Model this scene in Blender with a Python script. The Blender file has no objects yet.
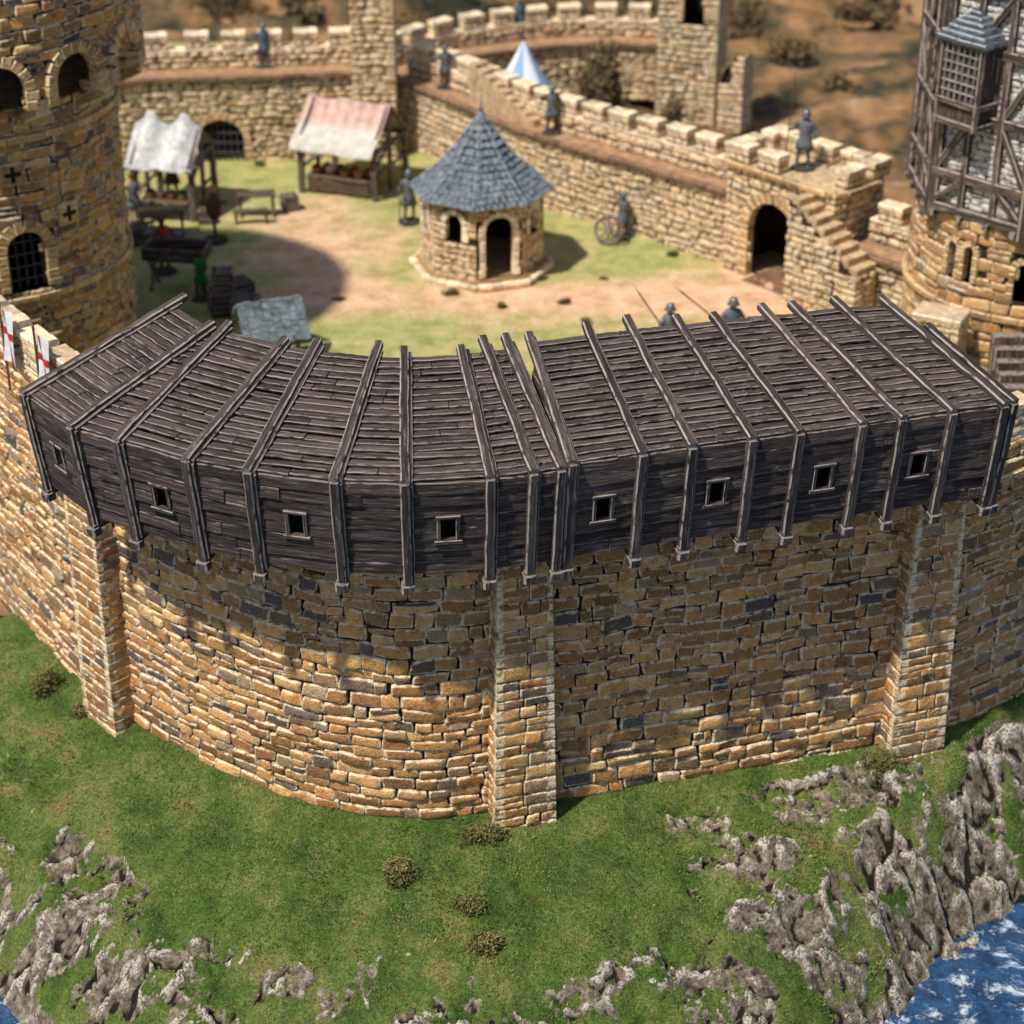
import bpy, math, random
import numpy as np
from mathutils import Vector, Matrix
random.seed(7)
rng = np.random.default_rng(7)
scene = bpy.context.scene
COL = scene.collection
rad = math.radians
V = Vector

# ------------------------------------------------------------ node helpers
class NT:
    def __init__(s, name):
        s.m = bpy.data.materials.new(name); s.m.use_nodes = True
        s.t = s.m.node_tree; s.b = s.t.nodes['Principled BSDF']
        s.b.inputs['Roughness'].default_value = .85
        s.b.inputs['Specular IOR Level'].default_value = .25
    def n(s, typ, **k):
        x = s.t.nodes.new(typ)
        for a, b in k.items(): setattr(x, a, b)
        return x
    def set(s, sock, v):
        if isinstance(v, bpy.types.NodeSocket): s.t.links.new(v, sock)
        elif v is not None:
            if isinstance(v, (tuple, list)) and len(v) == 3 and sock.type == 'RGBA': v = (*v, 1)
            sock.default_value = v
    def mix(s, f, a, b, blend='MIX'):
        x = s.n('ShaderNodeMix', data_type='RGBA', blend_type=blend)
        s.set(x.inputs[0], f); s.set(x.inputs[6], a); s.set(x.inputs[7], b)
        return x.outputs[2]
    def math(s, op, a, b=None, c=None, clamp=False):
        x = s.n('ShaderNodeMath', operation=op, use_clamp=clamp)
        s.set(x.inputs[0], a)
        if b is not None: s.set(x.inputs[1], b)
        if c is not None: s.set(x.inputs[2], c)
        return x.outputs[0]
    def noise(s, vec, scale, detail=4, rough=.55):
        x = s.n('ShaderNodeTexNoise'); s.set(x.inputs['Vector'], vec)
        x.inputs['Scale'].default_value = scale; x.inputs['Detail'].default_value = detail
        x.inputs['Roughness'].default_value = rough
        return x.outputs[0]
    def smooth(s, v, a, b):
        x = s.n('ShaderNodeMapRange', interpolation_type='SMOOTHSTEP'); s.set(x.inputs[0], v)
        x.inputs[1].default_value = a; x.inputs[2].default_value = b
        return x.outputs[0]
    def ramp(s, f, stops, interp='LINEAR'):
        x = s.n('ShaderNodeValToRGB'); x.color_ramp.interpolation = interp
        e = x.color_ramp.elements
        while len(e) < len(stops): e.new(.5)
        for el, (p, c) in zip(e, stops):
            el.position = p; el.color = (*c, 1)
        s.set(x.inputs[0], f); return x.outputs[0]
    def map(s, vec, sc):
        x = s.n('ShaderNodeMapping'); s.set(x.inputs[0], vec); x.inputs['Scale'].default_value = sc
        return x.outputs[0]
    def attr(s, name): return s.n('ShaderNodeAttribute', attribute_name=name)
    def obj(s): return s.n('ShaderNodeTexCoord').outputs['Object']
    def bump(s, h, strength, dist=.05, nrm=None):
        x = s.n('ShaderNodeBump'); x.inputs['Strength'].default_value = strength
        x.inputs['Distance'].default_value = dist; s.set(x.inputs['Height'], h)
        if nrm: s.set(x.inputs['Normal'], nrm)
        s.set(s.b.inputs['Normal'], x.outputs[0]); return x.outputs[0]
    def col(s, c): s.set(s.b.inputs['Base Color'], c)

def stone_mat(name, stops, pale, joint, edge=.85):
    N = NT(name); a = N.attr('sc'); sp = N.n('ShaderNodeSeparateColor'); N.set(sp.inputs[0], a.outputs['Color'])
    o = N.obj()
    base = N.ramp(sp.outputs[0], stops)
    n1 = N.noise(o, 6, 5, .7); n2 = N.noise(o, 24, 3, .65)
    base = N.mix(.65, base, N.ramp(n1, [(0.28, (.38, .32, .28)), (.48, (.95, .92, .9)), (.7, (1.25, 1.22, 1.2))]), 'MULTIPLY')
    base = N.mix(.4, base, N.ramp(n2, [(0.3, (.5,)*3), (.65, (1.25,)*3)]), 'MULTIPLY')
    g = N.math('MULTIPLY_ADD', sp.outputs[1], .6, .70)
    cg = N.n('ShaderNodeCombineColor')
    for i in range(3): N.set(cg.inputs[i], g)
    base = N.mix(1, base, cg.outputs[0], 'MULTIPLY')
    e = N.math('MULTIPLY', N.smooth(sp.outputs[2], .35, .9), N.smooth(n1, .38, .56))
    base = N.mix(N.math('MULTIPLY', e, edge), base, pale)
    hl = N.smooth(n2, .60, .70)
    base = N.mix(N.math('MULTIPLY', hl, .35), base, pale)
    j = N.smooth(a.outputs['Alpha'], .5, 1.0)
    base = N.mix(j, base, joint)
    N.col(base)
    h = N.math('ADD', n1, N.math('MULTIPLY', n2, .45))
    N.bump(h, .9, .07)
    return N.m

OCHRE = [(0, (.50, .245, .08)), (.16, (.62, .335, .115)), (.32, (.40, .185, .062)), (.48, (.66, .40, .17)),
         (.62, (.52, .27, .095)), (.76, (.30, .145, .06)), (.86, (.44, .30, .17)), (.94, (.22, .14, .09)), (1.0, (.11, .095, .10))]
COURT = [(0, (.54, .285, .105)), (.2, (.62, .36, .15)), (.4, (.44, .22, .08)), (.6, (.68, .44, .21)), (.8, (.35, .18, .08)), (.93, (.48, .33, .19)), (1, (.15, .11, .09))]
M_STONE = stone_mat('castle_stone', OCHRE, (.93, .77, .52), (.035, .018, .010))
M_STONE2 = stone_mat('court_stone', COURT, (.93, .77, .52), (.045, .022, .012), .75)
M_GREY = stone_mat('pale_rubble_infill', [(0, (.44, .40, .37)), (.5, (.58, .54, .50)), (1, (.30, .26, .24))], (.80, .76, .71), (.10, .08, .07))

def grain_mat(name, dark, mid, pale, streak=.5, edge=.6, sx=1.6, sy=26, bump=.7, thr=(.52, .66), rough=.8):
    N = NT(name); g = N.attr('grain').outputs['Vector']; e = N.attr('edge').outputs['Fac']; r = N.attr('rnd').outputs['Fac']
    gm = N.map(g, (sx, sy, sy))
    n = N.noise(gm, 1, 4, .65); n2 = N.noise(N.map(g, (sx*3, sy*.5, sy*.5)), 1, 3, .6)
    c = N.ramp(n, [(.3, dark), (.62, mid)])
    f = N.math('MULTIPLY_ADD', r, .8, .6)
    cg = N.n('ShaderNodeCombineColor')
    for i in range(3): N.set(cg.inputs[i], f)
    c = N.mix(1, c, cg.outputs[0], 'MULTIPLY')
    s1 = N.math('MULTIPLY', N.smooth(n, *thr), N.smooth(n2, .38, .62))
    c = N.mix(N.math('MULTIPLY', s1, streak), c, pale)
    e2 = N.math('MULTIPLY', e, N.smooth(n2, .34, .52))
    c = N.mix(N.math('MULTIPLY', e2, edge), c, pale)
    N.col(c); N.b.inputs['Roughness'].default_value = rough
    N.bump(n, bump, .05)
    return N.m
M_WOOD = grain_mat('dark_weathered_timber', (.015, .010, .009), (.075, .054, .047), (.30, .25, .22), .55, .75, 1.5, 24, .9, (.52, .70))
M_WOODR = grain_mat('dark_roof_boards', (.019, .0135, .012), (.100, .075, .065), (.36, .305, .27), .6, .75, 1.5, 24, .9, (.51, .70))
M_BEAM = grain_mat('dark_battens', (.017, .012, .011), (.085, .064, .056), (.42, .36, .32), .45, .85, 1.5, 24, .9, (.54, .70))
M_WOOD3 = grain_mat('timber_frame_wood', (.030, .020, .017), (.12, .085, .070), (.46, .39, .34), .5, .8, 1.3, 15, .9)
M_WOOD2 = grain_mat('brown_timber', (.03, .018, .012), (.10, .062, .04), (.32, .25, .18), .5, .6)
M_SLATE = grain_mat('blue_grey_slate', (.05, .060, .070), (.13, .158, .18), (.46, .51, .54), .4, .9, 5, 9)
M_CAP = grain_mat('pale_cap_stone', (.52, .36, .20), (.82, .63, .41), (.95, .88, .70), .4, .7, 4, 6)
M_VOUS = grain_mat('arch_stone', (.26, .15, .07), (.56, .35, .16), (.88, .74, .50), .4, .8, 6, 8)
M_LEDGE = grain_mat('ledge_stone', (.09, .045, .028), (.25, .14, .08), (.52, .38, .25), .3, .5, 4, 9)

def flat_mat(name, c, rough=.8, var=.35, sc=8, metal=0):
    N = NT(name); o = N.obj(); n = N.noise(o, sc, 4, .65)
    N.col(N.mix(1, c, N.ramp(n, [(.3, (1-var,)*3), (.7, (1+var*.5,)*3)]), 'MULTIPLY'))
    N.b.inputs['Roughness'].default_value = rough; N.b.inputs['Metallic'].default_value = metal
    N.bump(n, .3, .02); return N.m
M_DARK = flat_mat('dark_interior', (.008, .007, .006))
M_RECESS_SHADE = flat_mat('painted_recess_shade', (.045, .03, .02), .9, .6, 5)  # dark brown with the shade of the machicolation recess painted into the colour
M_STEP = flat_mat('step_stone', (.56, .40, .23), .9, .55, 5)
M_IRON = flat_mat('iron', (.05, .05, .055), .5)
M_STEEL = flat_mat('steel_armour', (.16, .18, .20), .4, .5, 20, .5)
M_SKIN = flat_mat('skin', (.42, .24, .16), .6)
M_BLUE = flat_mat('blue_grey_cloth', (.09, .115, .15)); M_RED = flat_mat('red_cloth', (.50, .03, .03))
M_TUNIC = flat_mat('grey_tunic', (.13, .14, .15)); M_GREEN = flat_mat('green_cloth', (.03, .22, .07))
M_BROWN = flat_mat('brown_leather', (.10, .055, .03)); M_WHITE = flat_mat('white_cloth', (.72, .70, .66), .8, .25, 5)
M_GCLOTH = flat_mat('grey_white_canvas', (.56, .55, .53), .85, .5, 3)
M_BREAD = flat_mat('bread', (.45, .24, .09), .7); M_MINI = flat_mat('mini_base', (.05, .045, .035))

# ------------------------------------------------------------ object helpers
def attr_set(me, name, typ, dom, arr):
    a = me.attributes.new(name, typ, dom)
    key = 'color' if typ == 'FLOAT_COLOR' else ('vector' if typ == 'FLOAT_VECTOR' else 'value')
    a.data.foreach_set(key, np.asarray(arr, dtype=np.float32).ravel())
def mk(name, me, mat=None, smooth=False):
    if mat: me.materials.append(mat)
    if smooth: me.polygons.foreach_set('use_smooth', [True]*len(me.polygons))
    me.update()
    o = bpy.data.objects.new(name, me); COL.objects.link(o); return o
def quad_mesh(name, verts, quads):
    me = bpy.data.meshes.new(name); verts = np.asarray(verts, dtype=np.float32); quads = np.asarray(quads, dtype=np.int32)
    me.vertices.add(len(verts)); me.vertices.foreach_set('co', verts.ravel())
    k = quads.shape[1]
    me.loops.add(quads.size); me.loops.foreach_set('vertex_index', quads.ravel())
    me.polygons.add(len(quads)); me.polygons.foreach_set('loop_start', np.arange(0, quads.size, k, dtype=np.int32))
    me.update(calc_edges=True); me.validate(); return me
def thing(name, label, cat, loc, parts, group=None, kind=None):
    e = bpy.data.objects.new(name, None); COL.objects.link(e); e.empty_display_size = .3
    e.location = loc; e['label'] = label; e['category'] = cat
    if group: e['group'] = group
    for p in parts: child(e, p)
    return e
def child(e, p):
    p.parent = e; p.matrix_parent_inverse = Matrix.Translation(-V(e.location))
def tag(o, label, cat, group=None):
    o['label'] = label; o['category'] = cat
    if group: o['group'] = group

class MB:
    def __init__(s): s.v = []; s.f = []; s.g = []; s.r = []; s.e = []
    def box(s, c, hx, hy, hz, ch=.02, n=1, jit=0, taper=1.0):
        c, hx, hy, hz = V(c), V(hx), V(hy), V(hz)
        ly, lz, lx = hy.length, hz.length, hx.length
        a = 1-min(ch/ly, .45); b = 1-min(ch/lz, .45)
        prof = [(a, 1), (1, b), (1, -b), (a, -1), (-a, -1), (-1, -b), (-1, b), (-a, 1)]
        o = [random.uniform(0, 60) for _ in range(3)]; r = random.random(); st = len(s.v)
        for i in range(n+1):
            x = -1+2*i/n; k = 1+(taper-1)*i/n
            jv = hy*(random.uniform(-jit, jit)/ly)+hz*(random.uniform(-jit, jit)/lz) if jit else V((0, 0, 0))
            for (y, z) in prof:
                s.v.append(c+hx*x+hy*(y*k)+hz*(z*k)+jv); s.g.append((x*lx+o[0], y*ly+o[1], z*lz+o[2])); s.r.append(r)
        for i in range(n):
            for k in range(8):
                p = st+i*8+k; q = st+i*8+(k+1) % 8
                s.f.append((p, q, q+8, p+8)); s.e.append(1.0 if k % 2 == 0 else 0.0)
        s.f.append(tuple(st+k for k in range(7, -1, -1))); s.e.append(.6)
        s.f.append(tuple(st+n*8+k for k in range(8))); s.e.append(.6)
    def beam(s, p0, p1, w, h, up=(0, 0, 1), ch=.02, n=1, jit=0, taper=1.0):
        p0, p1 = V(p0), V(p1); d = (p1-p0); up = V(up); side = d.cross(up)
        if side.length < 1e-4: side = d.cross(V((0, 1, 0)))
        side.normalize(); u = side.cross(d).normalized()
        s.box((p0+p1)/2, d/2, side*w/2, u*h/2, ch, n, jit, taper)
    def lathe(s, c, prof, seg=16, a0=0, sx=1, sy=1):
        c = V(c); st = len(s.v); r0 = random.random()
        for (r, z) in prof:
            for k in range(seg):
                a = a0+2*math.pi*k/seg
                s.v.append(c+V((r*math.cos(a)*sx, r*math.sin(a)*sy, z))); s.g.append((z, a*r, r)); s.r.append(r0)
        for i in range(len(prof)-1):
            for k in range(seg):
                p = st+i*seg+k; q = st+i*seg+(k+1) % seg
                s.f.append((p, q, q+seg, p+seg)); s.e.append(0)
        s.f.append(tuple(st+(len(prof)-1)*seg+k for k in range(seg))); s.e.append(0)
        s.f.append(tuple(st+k for k in range(seg-1, -1, -1))); s.e.append(0)
    def obj(s, name, mat, smooth=False):
        me = bpy.data.meshes.new(name); me.from_pydata([tuple(v) for v in s.v], [], s.f)
        attr_set(me, 'grain', 'FLOAT_VECTOR', 'POINT', s.g); attr_set(me, 'rnd', 'FLOAT', 'POINT', s.r)
        attr_set(me, 'edge', 'FLOAT', 'FACE', s.e)
        return mk(name, me, mat, smooth)

# ------------------------------------------------------------ numpy noise
def hsh(i, j, s):
    x = np.sin(i*127.1+j*311.7+s*74.7)*43758.5453
    return x-np.floor(x)
def vn(x, y, s=0):
    xi = np.floor(x); yi = np.floor(y); fx = x-xi; fy = y-yi
    fx = fx*fx*(3-2*fx); fy = fy*fy*(3-2*fy)
    a = hsh(xi, yi, s); b = hsh(xi+1, yi, s); c = hsh(xi, yi+1, s); d = hsh(xi+1, yi+1, s)
    return (a*(1-fx)+b*fx)*(1-fy)+(c*(1-fx)+d*fx)*fy
def fbm(x, y, s=0, o=4):
    t = 0; a = .5
    for k in range(o): t = t+a*vn(x, y, s+k); x, y = (x*1.6+y*1.2)+3.1, (-x*1.2+y*1.6)+7.7; a *= .5
    return t
def ridge(x, y, s=0, o=4):
    t = 0; a = .5
    for k in range(o): t = t+a*(1-np.abs(2*vn(x, y, s+k)-1)); x, y = (x*1.6+y*1.2)+3.1, (-x*1.2+y*1.6)+7.7; a *= .5
    return t
def facets(x, y, s):
    xi = np.floor(x); yi = np.floor(y); b1 = np.full(x.shape, 9.); b2 = np.full(x.shape, 9.); h = np.zeros(x.shape)
    for dx in (-1, 0, 1):
        for dy in (-1, 0, 1):
            cx = xi+dx; cy = yi+dy; px = cx+hsh(cx, cy, s); py = cy+hsh(cx, cy, s+1)
            d = np.hypot(x-px, y-py)
            hh = (hsh(cx, cy, s+2)-.5)+(hsh(cx, cy, s+3)-.5)*1.3*(x-px)+(hsh(cx, cy, s+4)-.3)*1.2*(y-py)
            near = d < b1; b2 = np.where(near, b1, np.minimum(b2, d)); h = np.where(near, hh, h); b1 = np.where(near, d, b1)
    return h, b2-b1
def sstep(a, b, x):
    t = np.clip((x-a)/(b-a), 0, 1); return t*t*(3-2*t)

# ------------------------------------------------------------ paths & masonry
class Path:
    def __init__(s, pts, smooth=False, step=.07, corners=False):
        p = np.array(pts, float); s.corn = []
        if smooth:
            q = [];  e = np.vstack([2*p[0]-p[1], p, 2*p[-1]-p[-2]])
            for i in range(1, len(e)-2):
                for t in np.linspace(0, 1, 14, endpoint=False):
                    q.append(.5*((2*e[i])+(-e[i-1]+e[i+1])*t+(2*e[i-1]-5*e[i]+4*e[i+1]-e[i+2])*t*t+(-e[i-1]+3*e[i]-3*e[i+1]+e[i+2])*t**3))
            q.append(p[-1]); p = np.array(q)
        L = np.r_[0, np.cumsum(np.hypot(*np.diff(p, axis=0).T))]
        s.L = L[-1]
        if corners:
            closed = np.hypot(*(p[0]-p[-1])) < 1e-6; d = np.diff(p, axis=0); d /= np.hypot(d[:, 0], d[:, 1])[:, None]
            en = np.c_[d[:, 1], -d[:, 0]]; S = []; NX = []; e_ = .02
            for i in range(len(d)):
                S += [L[i]+e_, L[i+1]-e_]; NX += [en[i], en[i]]
                if i < len(d)-1:
                    m = en[i]+en[i+1]; m /= np.hypot(*m); S.append(L[i+1]); NX.append(m); s.corn.append((L[i+1], 1/float(m@en[i])))
            if closed:
                m = en[-1]+en[0]; m /= np.hypot(*m); S = [0]+S+[L[-1]]; NX = [m]+NX+[m]; s.corn += [(0, 1/float(m@en[0])), (L[-1], 1/float(m@en[0]))]
            S = np.array(S); NX = np.array(NX); k = np.argsort(S, kind='stable'); S = S[k]; NX = NX[k]
            s.s = S; s.x = np.interp(S, L, p[:, 0]); s.y = np.interp(S, L, p[:, 1]); s.nx = NX[:, 0]; s.ny = NX[:, 1]
        else:
            n = max(3, int(L[-1]/step)); s.s = np.linspace(0, L[-1], n)
            s.x = np.interp(s.s, L, p[:, 0]); s.y = np.interp(s.s, L, p[:, 1])
            tx = np.gradient(s.x); ty = np.gradient(s.y); l = np.hypot(tx, ty)+1e-9
            s.nx = ty/l; s.ny = -tx/l
        s.px, s.py, s.pl = p[:, 0], p[:, 1], L
    def at(s, q, off=0):
        nx = np.interp(q, s.s, s.nx); ny = np.interp(q, s.s, s.ny); l = np.hypot(nx, ny)+1e-9; nx = nx/l; ny = ny/l
        if s.corn:
            m = np.ones_like(np.asarray(q, float))
            for c, k in s.corn: m = np.where(np.abs(q-c) < .004, k, m)
            nx = nx*m; ny = ny*m
        return np.interp(q, s.pl, s.px)+nx*off, np.interp(q, s.pl, s.py)+ny*off, nx, ny
    def sub(s, a, b):
        q = np.arange(a, b+.01, .1); x, y, _, _ = s.at(q); return Path(np.c_[x, y])
    def offset(s, d, rev=False):
        x, y, _, _ = s.at(s.s[::2] if len(s.s) > 20 else s.s, d); p = np.c_[x, y]
        return Path(p[::-1] if rev else p)
    def sx(s, X): return float(s.s[np.argmin(np.abs(s.x-X))])
def circle(c, r, seg=96, a0=0):
    return Path([(c[0]+r*math.cos(a0+2*math.pi*k/seg), c[1]+r*math.sin(a0+2*math.pi*k/seg)) for k in range(seg+1)], step=.1)
def rectp(c, hw, hd, ang=0):
    ca, sa = math.cos(ang), math.sin(ang)
    return Path([(c[0]+x*ca-y*sa, c[1]+x*sa+y*ca) for x, y in [(-hw, -hd), (hw, -hd), (hw, hd), (-hw, hd), (-hw, -hd)]], corners=True)

def in_open(s, z, ops, grow=0):
    r = np.zeros(np.broadcast(s, z).shape, bool)
    for (sc, w, zb, zs) in ops:
        h = w/2+grow
        r |= (np.abs(s-sc) < h) & (z > zb-grow*.3) & (z < zs)
        r |= (np.hypot(s-sc, z-zs) < h) & (z >= zs)
    return r
def masonry(name, P, z0, z1, ch=(.20, .38), sl=(.26, .76), depth=.085, hi=True, ops=(), seed=1, mat=None, batter=0, topfn=None, wave=.11):
    R = random.Random(seed); st = []; C = sorted(c for c, _ in P.corn)
    z = z0
    while z < z1-.02:
        h = R.uniform(*ch)
        if z+h > z1-.08: h = z1-z
        q = -R.uniform(0, sl[0])
        while q < P.L-.02:
            l = R.uniform(*sl)*(1.3 if R.random() < .12 else 1)
            a, b = max(q, 0), min(q+l, P.L)
            if P.L-b < .12: b = P.L
            for c in C:
                if c > a+.01 and (c < b+.14): b = c; break
            q = b
            if b-a > .04:
                if R.random() < .20 and h > ch[0]*1.2:
                    m = z+h*R.uniform(.4, .6); c = a+(b-a)*R.uniform(.35, .65)
                    st += [(a, b, z, m)]
                    if R.random() < .4 and b-a > .4: st += [(a, c, m, z+h), (c, b, m, z+h)]
                    else: st += [(a, b, m, z+h)]
                else: st.append((a, b, z, z+h))
        z += h
    A = np.array(st)
    if len(ops): A = A[~in_open((A[:, 0]+A[:, 1])/2, (A[:, 2]+A[:, 3])/2, ops, .12)]
    if topfn is not None: A = A[A[:, 3] < topfn((A[:, 0]+A[:, 1])/2)]
    n = len(A); r = np.random.default_rng(seed)
    U = np.array([-1, -.93, -.76, -.25, .3, .76, .93, 1]) if hi else np.array([-1, -.88, 0, .88, 1])
    W = np.array([-1, -.86, -.50, .50, .86, 1]) if hi else np.array([-1, -.78, .78, 1])
    u, w = np.meshgrid(U, W, indexing='ij'); nu, nw = len(U), len(W); u = u.ravel()[None]; w = w.ravel()[None]
    ca = np.array([any(abs(v-c) < 1e-4 for c in C) for v in A[:, 0]])[:, None]; cb = np.array([any(abs(v-c) < 1e-4 for c in C) for v in A[:, 1]])[:, None]
    cn = (ca & (u < -.99)) | (cb & (u > .99))
    hs = (A[:, 1]-A[:, 0])[:, None]/2-.003; hz = (A[:, 3]-A[:, 2])[:, None]/2-.002
    cs = (A[:, 0]+A[:, 1])[:, None]/2; cz = (A[:, 2]+A[:, 3])[:, None]/2
    k = .06
    uu = u*np.sqrt(1-k*w*w*(.25/np.maximum(hs, .1)).clip(0, 1)); ww = w*np.sqrt(1-k*1.5*u*u*(~(ca | cb)))
    J = r.uniform(-1, 1, (n, 8))
    js = ((J[:, 0:1]*(1-u)*(1-w)+J[:, 1:2]*(1+u)*(1-w)+J[:, 2:3]*(1-u)*(1+w)+J[:, 3:4]*(1+u)*(1+w))/4)*.045
    jz = ((J[:, 4:5]*(1-u)*(1-w)+J[:, 5:6]*(1+u)*(1-w)+J[:, 6:7]*(1-u)*(1+w)+J[:, 7:8]*(1+u)*(1+w))/4)*.026
    S = cs+uu*hs+js*(~(ca | cb))+r.uniform(-.008, .008, (n, nu*nw))*(~(ca | cb)); Z = cz+ww*hz+jz*(~(ca | cb))+r.uniform(-.006, .006, (n, nu*nw))*(~cn)
    S = np.where(cn, np.where(u < 0, A[:, 0:1], A[:, 1:2]), S)
    Z = Z+(vn(S*1.3+seed, Z*.8, 3)-.5)*wave*np.clip((Z-z0)/.5, 0, 1)*np.clip((z1-Z)/.5, 0, 1)
    outer = ((np.abs(u) > .99) | (np.abs(w) > .99)) & ~(cn & (np.abs(w) < .99))
    rim = (~outer) & ((np.abs(u) > .86) | (np.abs(w) > .76))
    base = np.where(ca | cb, .8, .5+.9*r.random((n, 1)))
    d = np.where(outer, -.02, np.where(rim, .85, 1.0))*depth*base
    tilt = (r.uniform(-.35, .35, (n, 1))*u+r.uniform(-.4, .4, (n, 1))*w)*depth*.8*(~(ca | cb))
    d = d+np.where(outer, 0, tilt)+np.where(outer | cn, 0, r.uniform(-.016, .016, (n, nu*nw)))
    S = np.clip(S, 0, P.L)
    x, y, nx, ny = P.at(S, 0)
    off = d+batter*np.clip((z1-Z)/(z1-z0), 0, 1)
    verts = np.stack([x+nx*off, y+ny*off, Z], -1).reshape(-1, 3)
    i, j = np.meshgrid(np.arange(nu-1), np.arange(nw-1), indexing='ij'); b = (i*nw+j).ravel()
    q = np.stack([b, b+nw, b+nw+1, b+1], -1)
    F = (q[None]+(np.arange(n)*nu*nw)[:, None, None]).reshape(-1, 4)
    c = np.zeros((n, nu*nw, 4)); c[..., 0] = r.random((n, 1)); c[..., 1] = r.random((n, 1))
    c[..., 2] = np.where(rim, 1, np.where(outer, .6, .1)); c[..., 3] = np.where(outer, 1, 0); c = c.reshape(-1, 4)
    ds = .1 if len(ops) or topfn is not None else .3
    sg = np.unique(np.r_[np.linspace(0, P.L, max(2, int(P.L/ds)+1)), C]); zg = np.linspace(z0, z1, max(2, int((z1-z0)/(ds if ds < .2 else 2))+1))
    SS, ZZ = np.meshgrid(sg, zg, indexing='ij'); bx, by, bnx, bny = P.at(SS); bo = batter*(z1-ZZ)/(z1-z0)
    bv = np.stack([bx+bnx*bo, by+bny*bo, ZZ], -1).reshape(-1, 3)
    i, j = np.meshgrid(np.arange(len(sg)-1), np.arange(len(zg)-1), indexing='ij'); m = len(zg)
    cm = np.ones(i.shape, bool)
    if len(ops): cm = ~in_open((sg[i]+sg[i+1])/2, (zg[j]+zg[j+1])/2, ops, .05)
    if topfn is not None: cm &= zg[j+1] < topfn((sg[i]+sg[i+1])/2)
    b = (i*m+j)[cm]; bf = np.stack([b, b+m, b+m+1, b+1], -1)+len(verts)
    bc = np.zeros((len(bv), 4)); bc[:, 3] = 1
    me = quad_mesh(name, np.vstack([verts, bv]), np.vstack([F, bf]))
    attr_set(me, 'sc', 'FLOAT_COLOR', 'POINT', np.vstack([c, bc]))
    return mk(name, me, mat or M_STONE, hi)
def strip(name, P, a, b, z, mat):
    q = np.linspace(0, P.L, max(2, int(P.L/.3)+1)); x0, y0, _, _ = P.at(q, a); x1, y1, _, _ = P.at(q, b)
    n = len(q); v = np.vstack([np.c_[x0, y0, np.full(n, z)], np.c_[x1, y1, np.full(n, z)]])
    i = np.arange(n-1); me = quad_mesh(name, v, np.stack([i, i+1, i+1+n, i+n], -1)); return mk(name, me, mat)
M_FLAG = flat_mat('walkway_flags', (.38, .23, .125), .9, .5, 3)
def boxes_along(name, P, off, z, w, h, mat, ln=.7, gap=.02, ch=.02, lat=None):
    B = MB(); q = 0
    while q < P.L-.05:
        l = min(ln*random.uniform(.7, 1.3), P.L-q)
        x0, y0, _, _ = P.at(q+gap/2, off); x1, y1, _, _ = P.at(q+l-gap/2, off)
        B.beam((x0, y0, z), (x1, y1, z+random.uniform(-.01, .01)), w, h, ch=ch, jit=.008); q += l
    return B.obj(name, mat)

def make_merlon(seed, mat, hw=.44, h=.62):
    P = rectp((0, 0), hw, .21)
    m = masonry('merlon', P, 0, h, ch=(.2, .3), sl=(.3, .55), depth=.05, hi=False, seed=seed, mat=mat)
    B = MB(); q = -hw-.06; W = 2*hw+.12
    for l in ((.5, .5) if seed % 2 else (.62, .38)):
        B.box((q+l*W/2, 0, h+.06), (l*W/2-.01, 0, 0), (0, .27, 0), (0, 0, .085), .03, 3, .012); q += l*W
    cap = B.obj('cap_stone', M_CAP)
    return m, cap
MERF = [make_merlon(s, M_STONE) for s in (11, 12, 13)]
MERC = [make_merlon(s, M_STONE2, .38, .42) for s in (14, 15, 16)]
for a in MERF+MERC:
    for o in a: COL.objects.unlink(o)
def put_merlons(e, P, off, z, first=.7, pitch=1.5, skip=None, protos=None):
    q = first
    while q < P.L-.4:
        if not (skip and skip(q)):
            x, y, nx, ny = P.at(q, off); m, c = random.choice(protos or MERF)
            mo = m.copy(); COL.objects.link(mo); mo.location = (x, y, z); mo.rotation_euler = (0, 0, math.atan2(nx, -ny)+random.uniform(-.03, .03))
            child(e, mo)
            co = c.copy(); COL.objects.link(co); co.parent = mo
        q += pitch*random.uniform(.96, 1.04)

def voussoirs(P, op, thick=.26, proud=.07, dep=.3, mat=None, name='arch'):
    sc, w, zb, zs = op; B = MB(); r = w/2+thick/2-.04
    x, y, nx, ny = [float(t) for t in P.at(sc)]; T = V((-ny, nx, 0)); Nn = V((nx, ny, 0)); C0 = V((x, y, 0))
    n = max(7, int(math.pi*r/.26))
    o = proud-dep/2
    for k in range(n):
        a = math.pi*(k+.5)/n; rd = T*math.cos(a)+V((0, 0, math.sin(a))); tg = -T*math.sin(a)+V((0, 0, math.cos(a)))
        B.box(C0+V((0, 0, zs))+rd*r+Nn*o, rd*thick/2*random.uniform(.9, 1.1), tg*(math.pi*r/n/2-.012), Nn*dep/2, .025, 1, .008)
    z = zb
    while z < zs-.05:
        h = min(random.uniform(.2, .32), zs-z)
        for sgn in (-1, 1):
            wd = thick/2*random.uniform(.85, 1.25)
            B.box(C0+T*sgn*(w/2-.04+wd)+V((0, 0, z+h/2))+Nn*o, T*wd, V((0, 0, h/2-.01)), Nn*dep/2, .025, 1, .008)
        z += h
    return B.obj(name, mat or M_VOUS)

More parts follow.
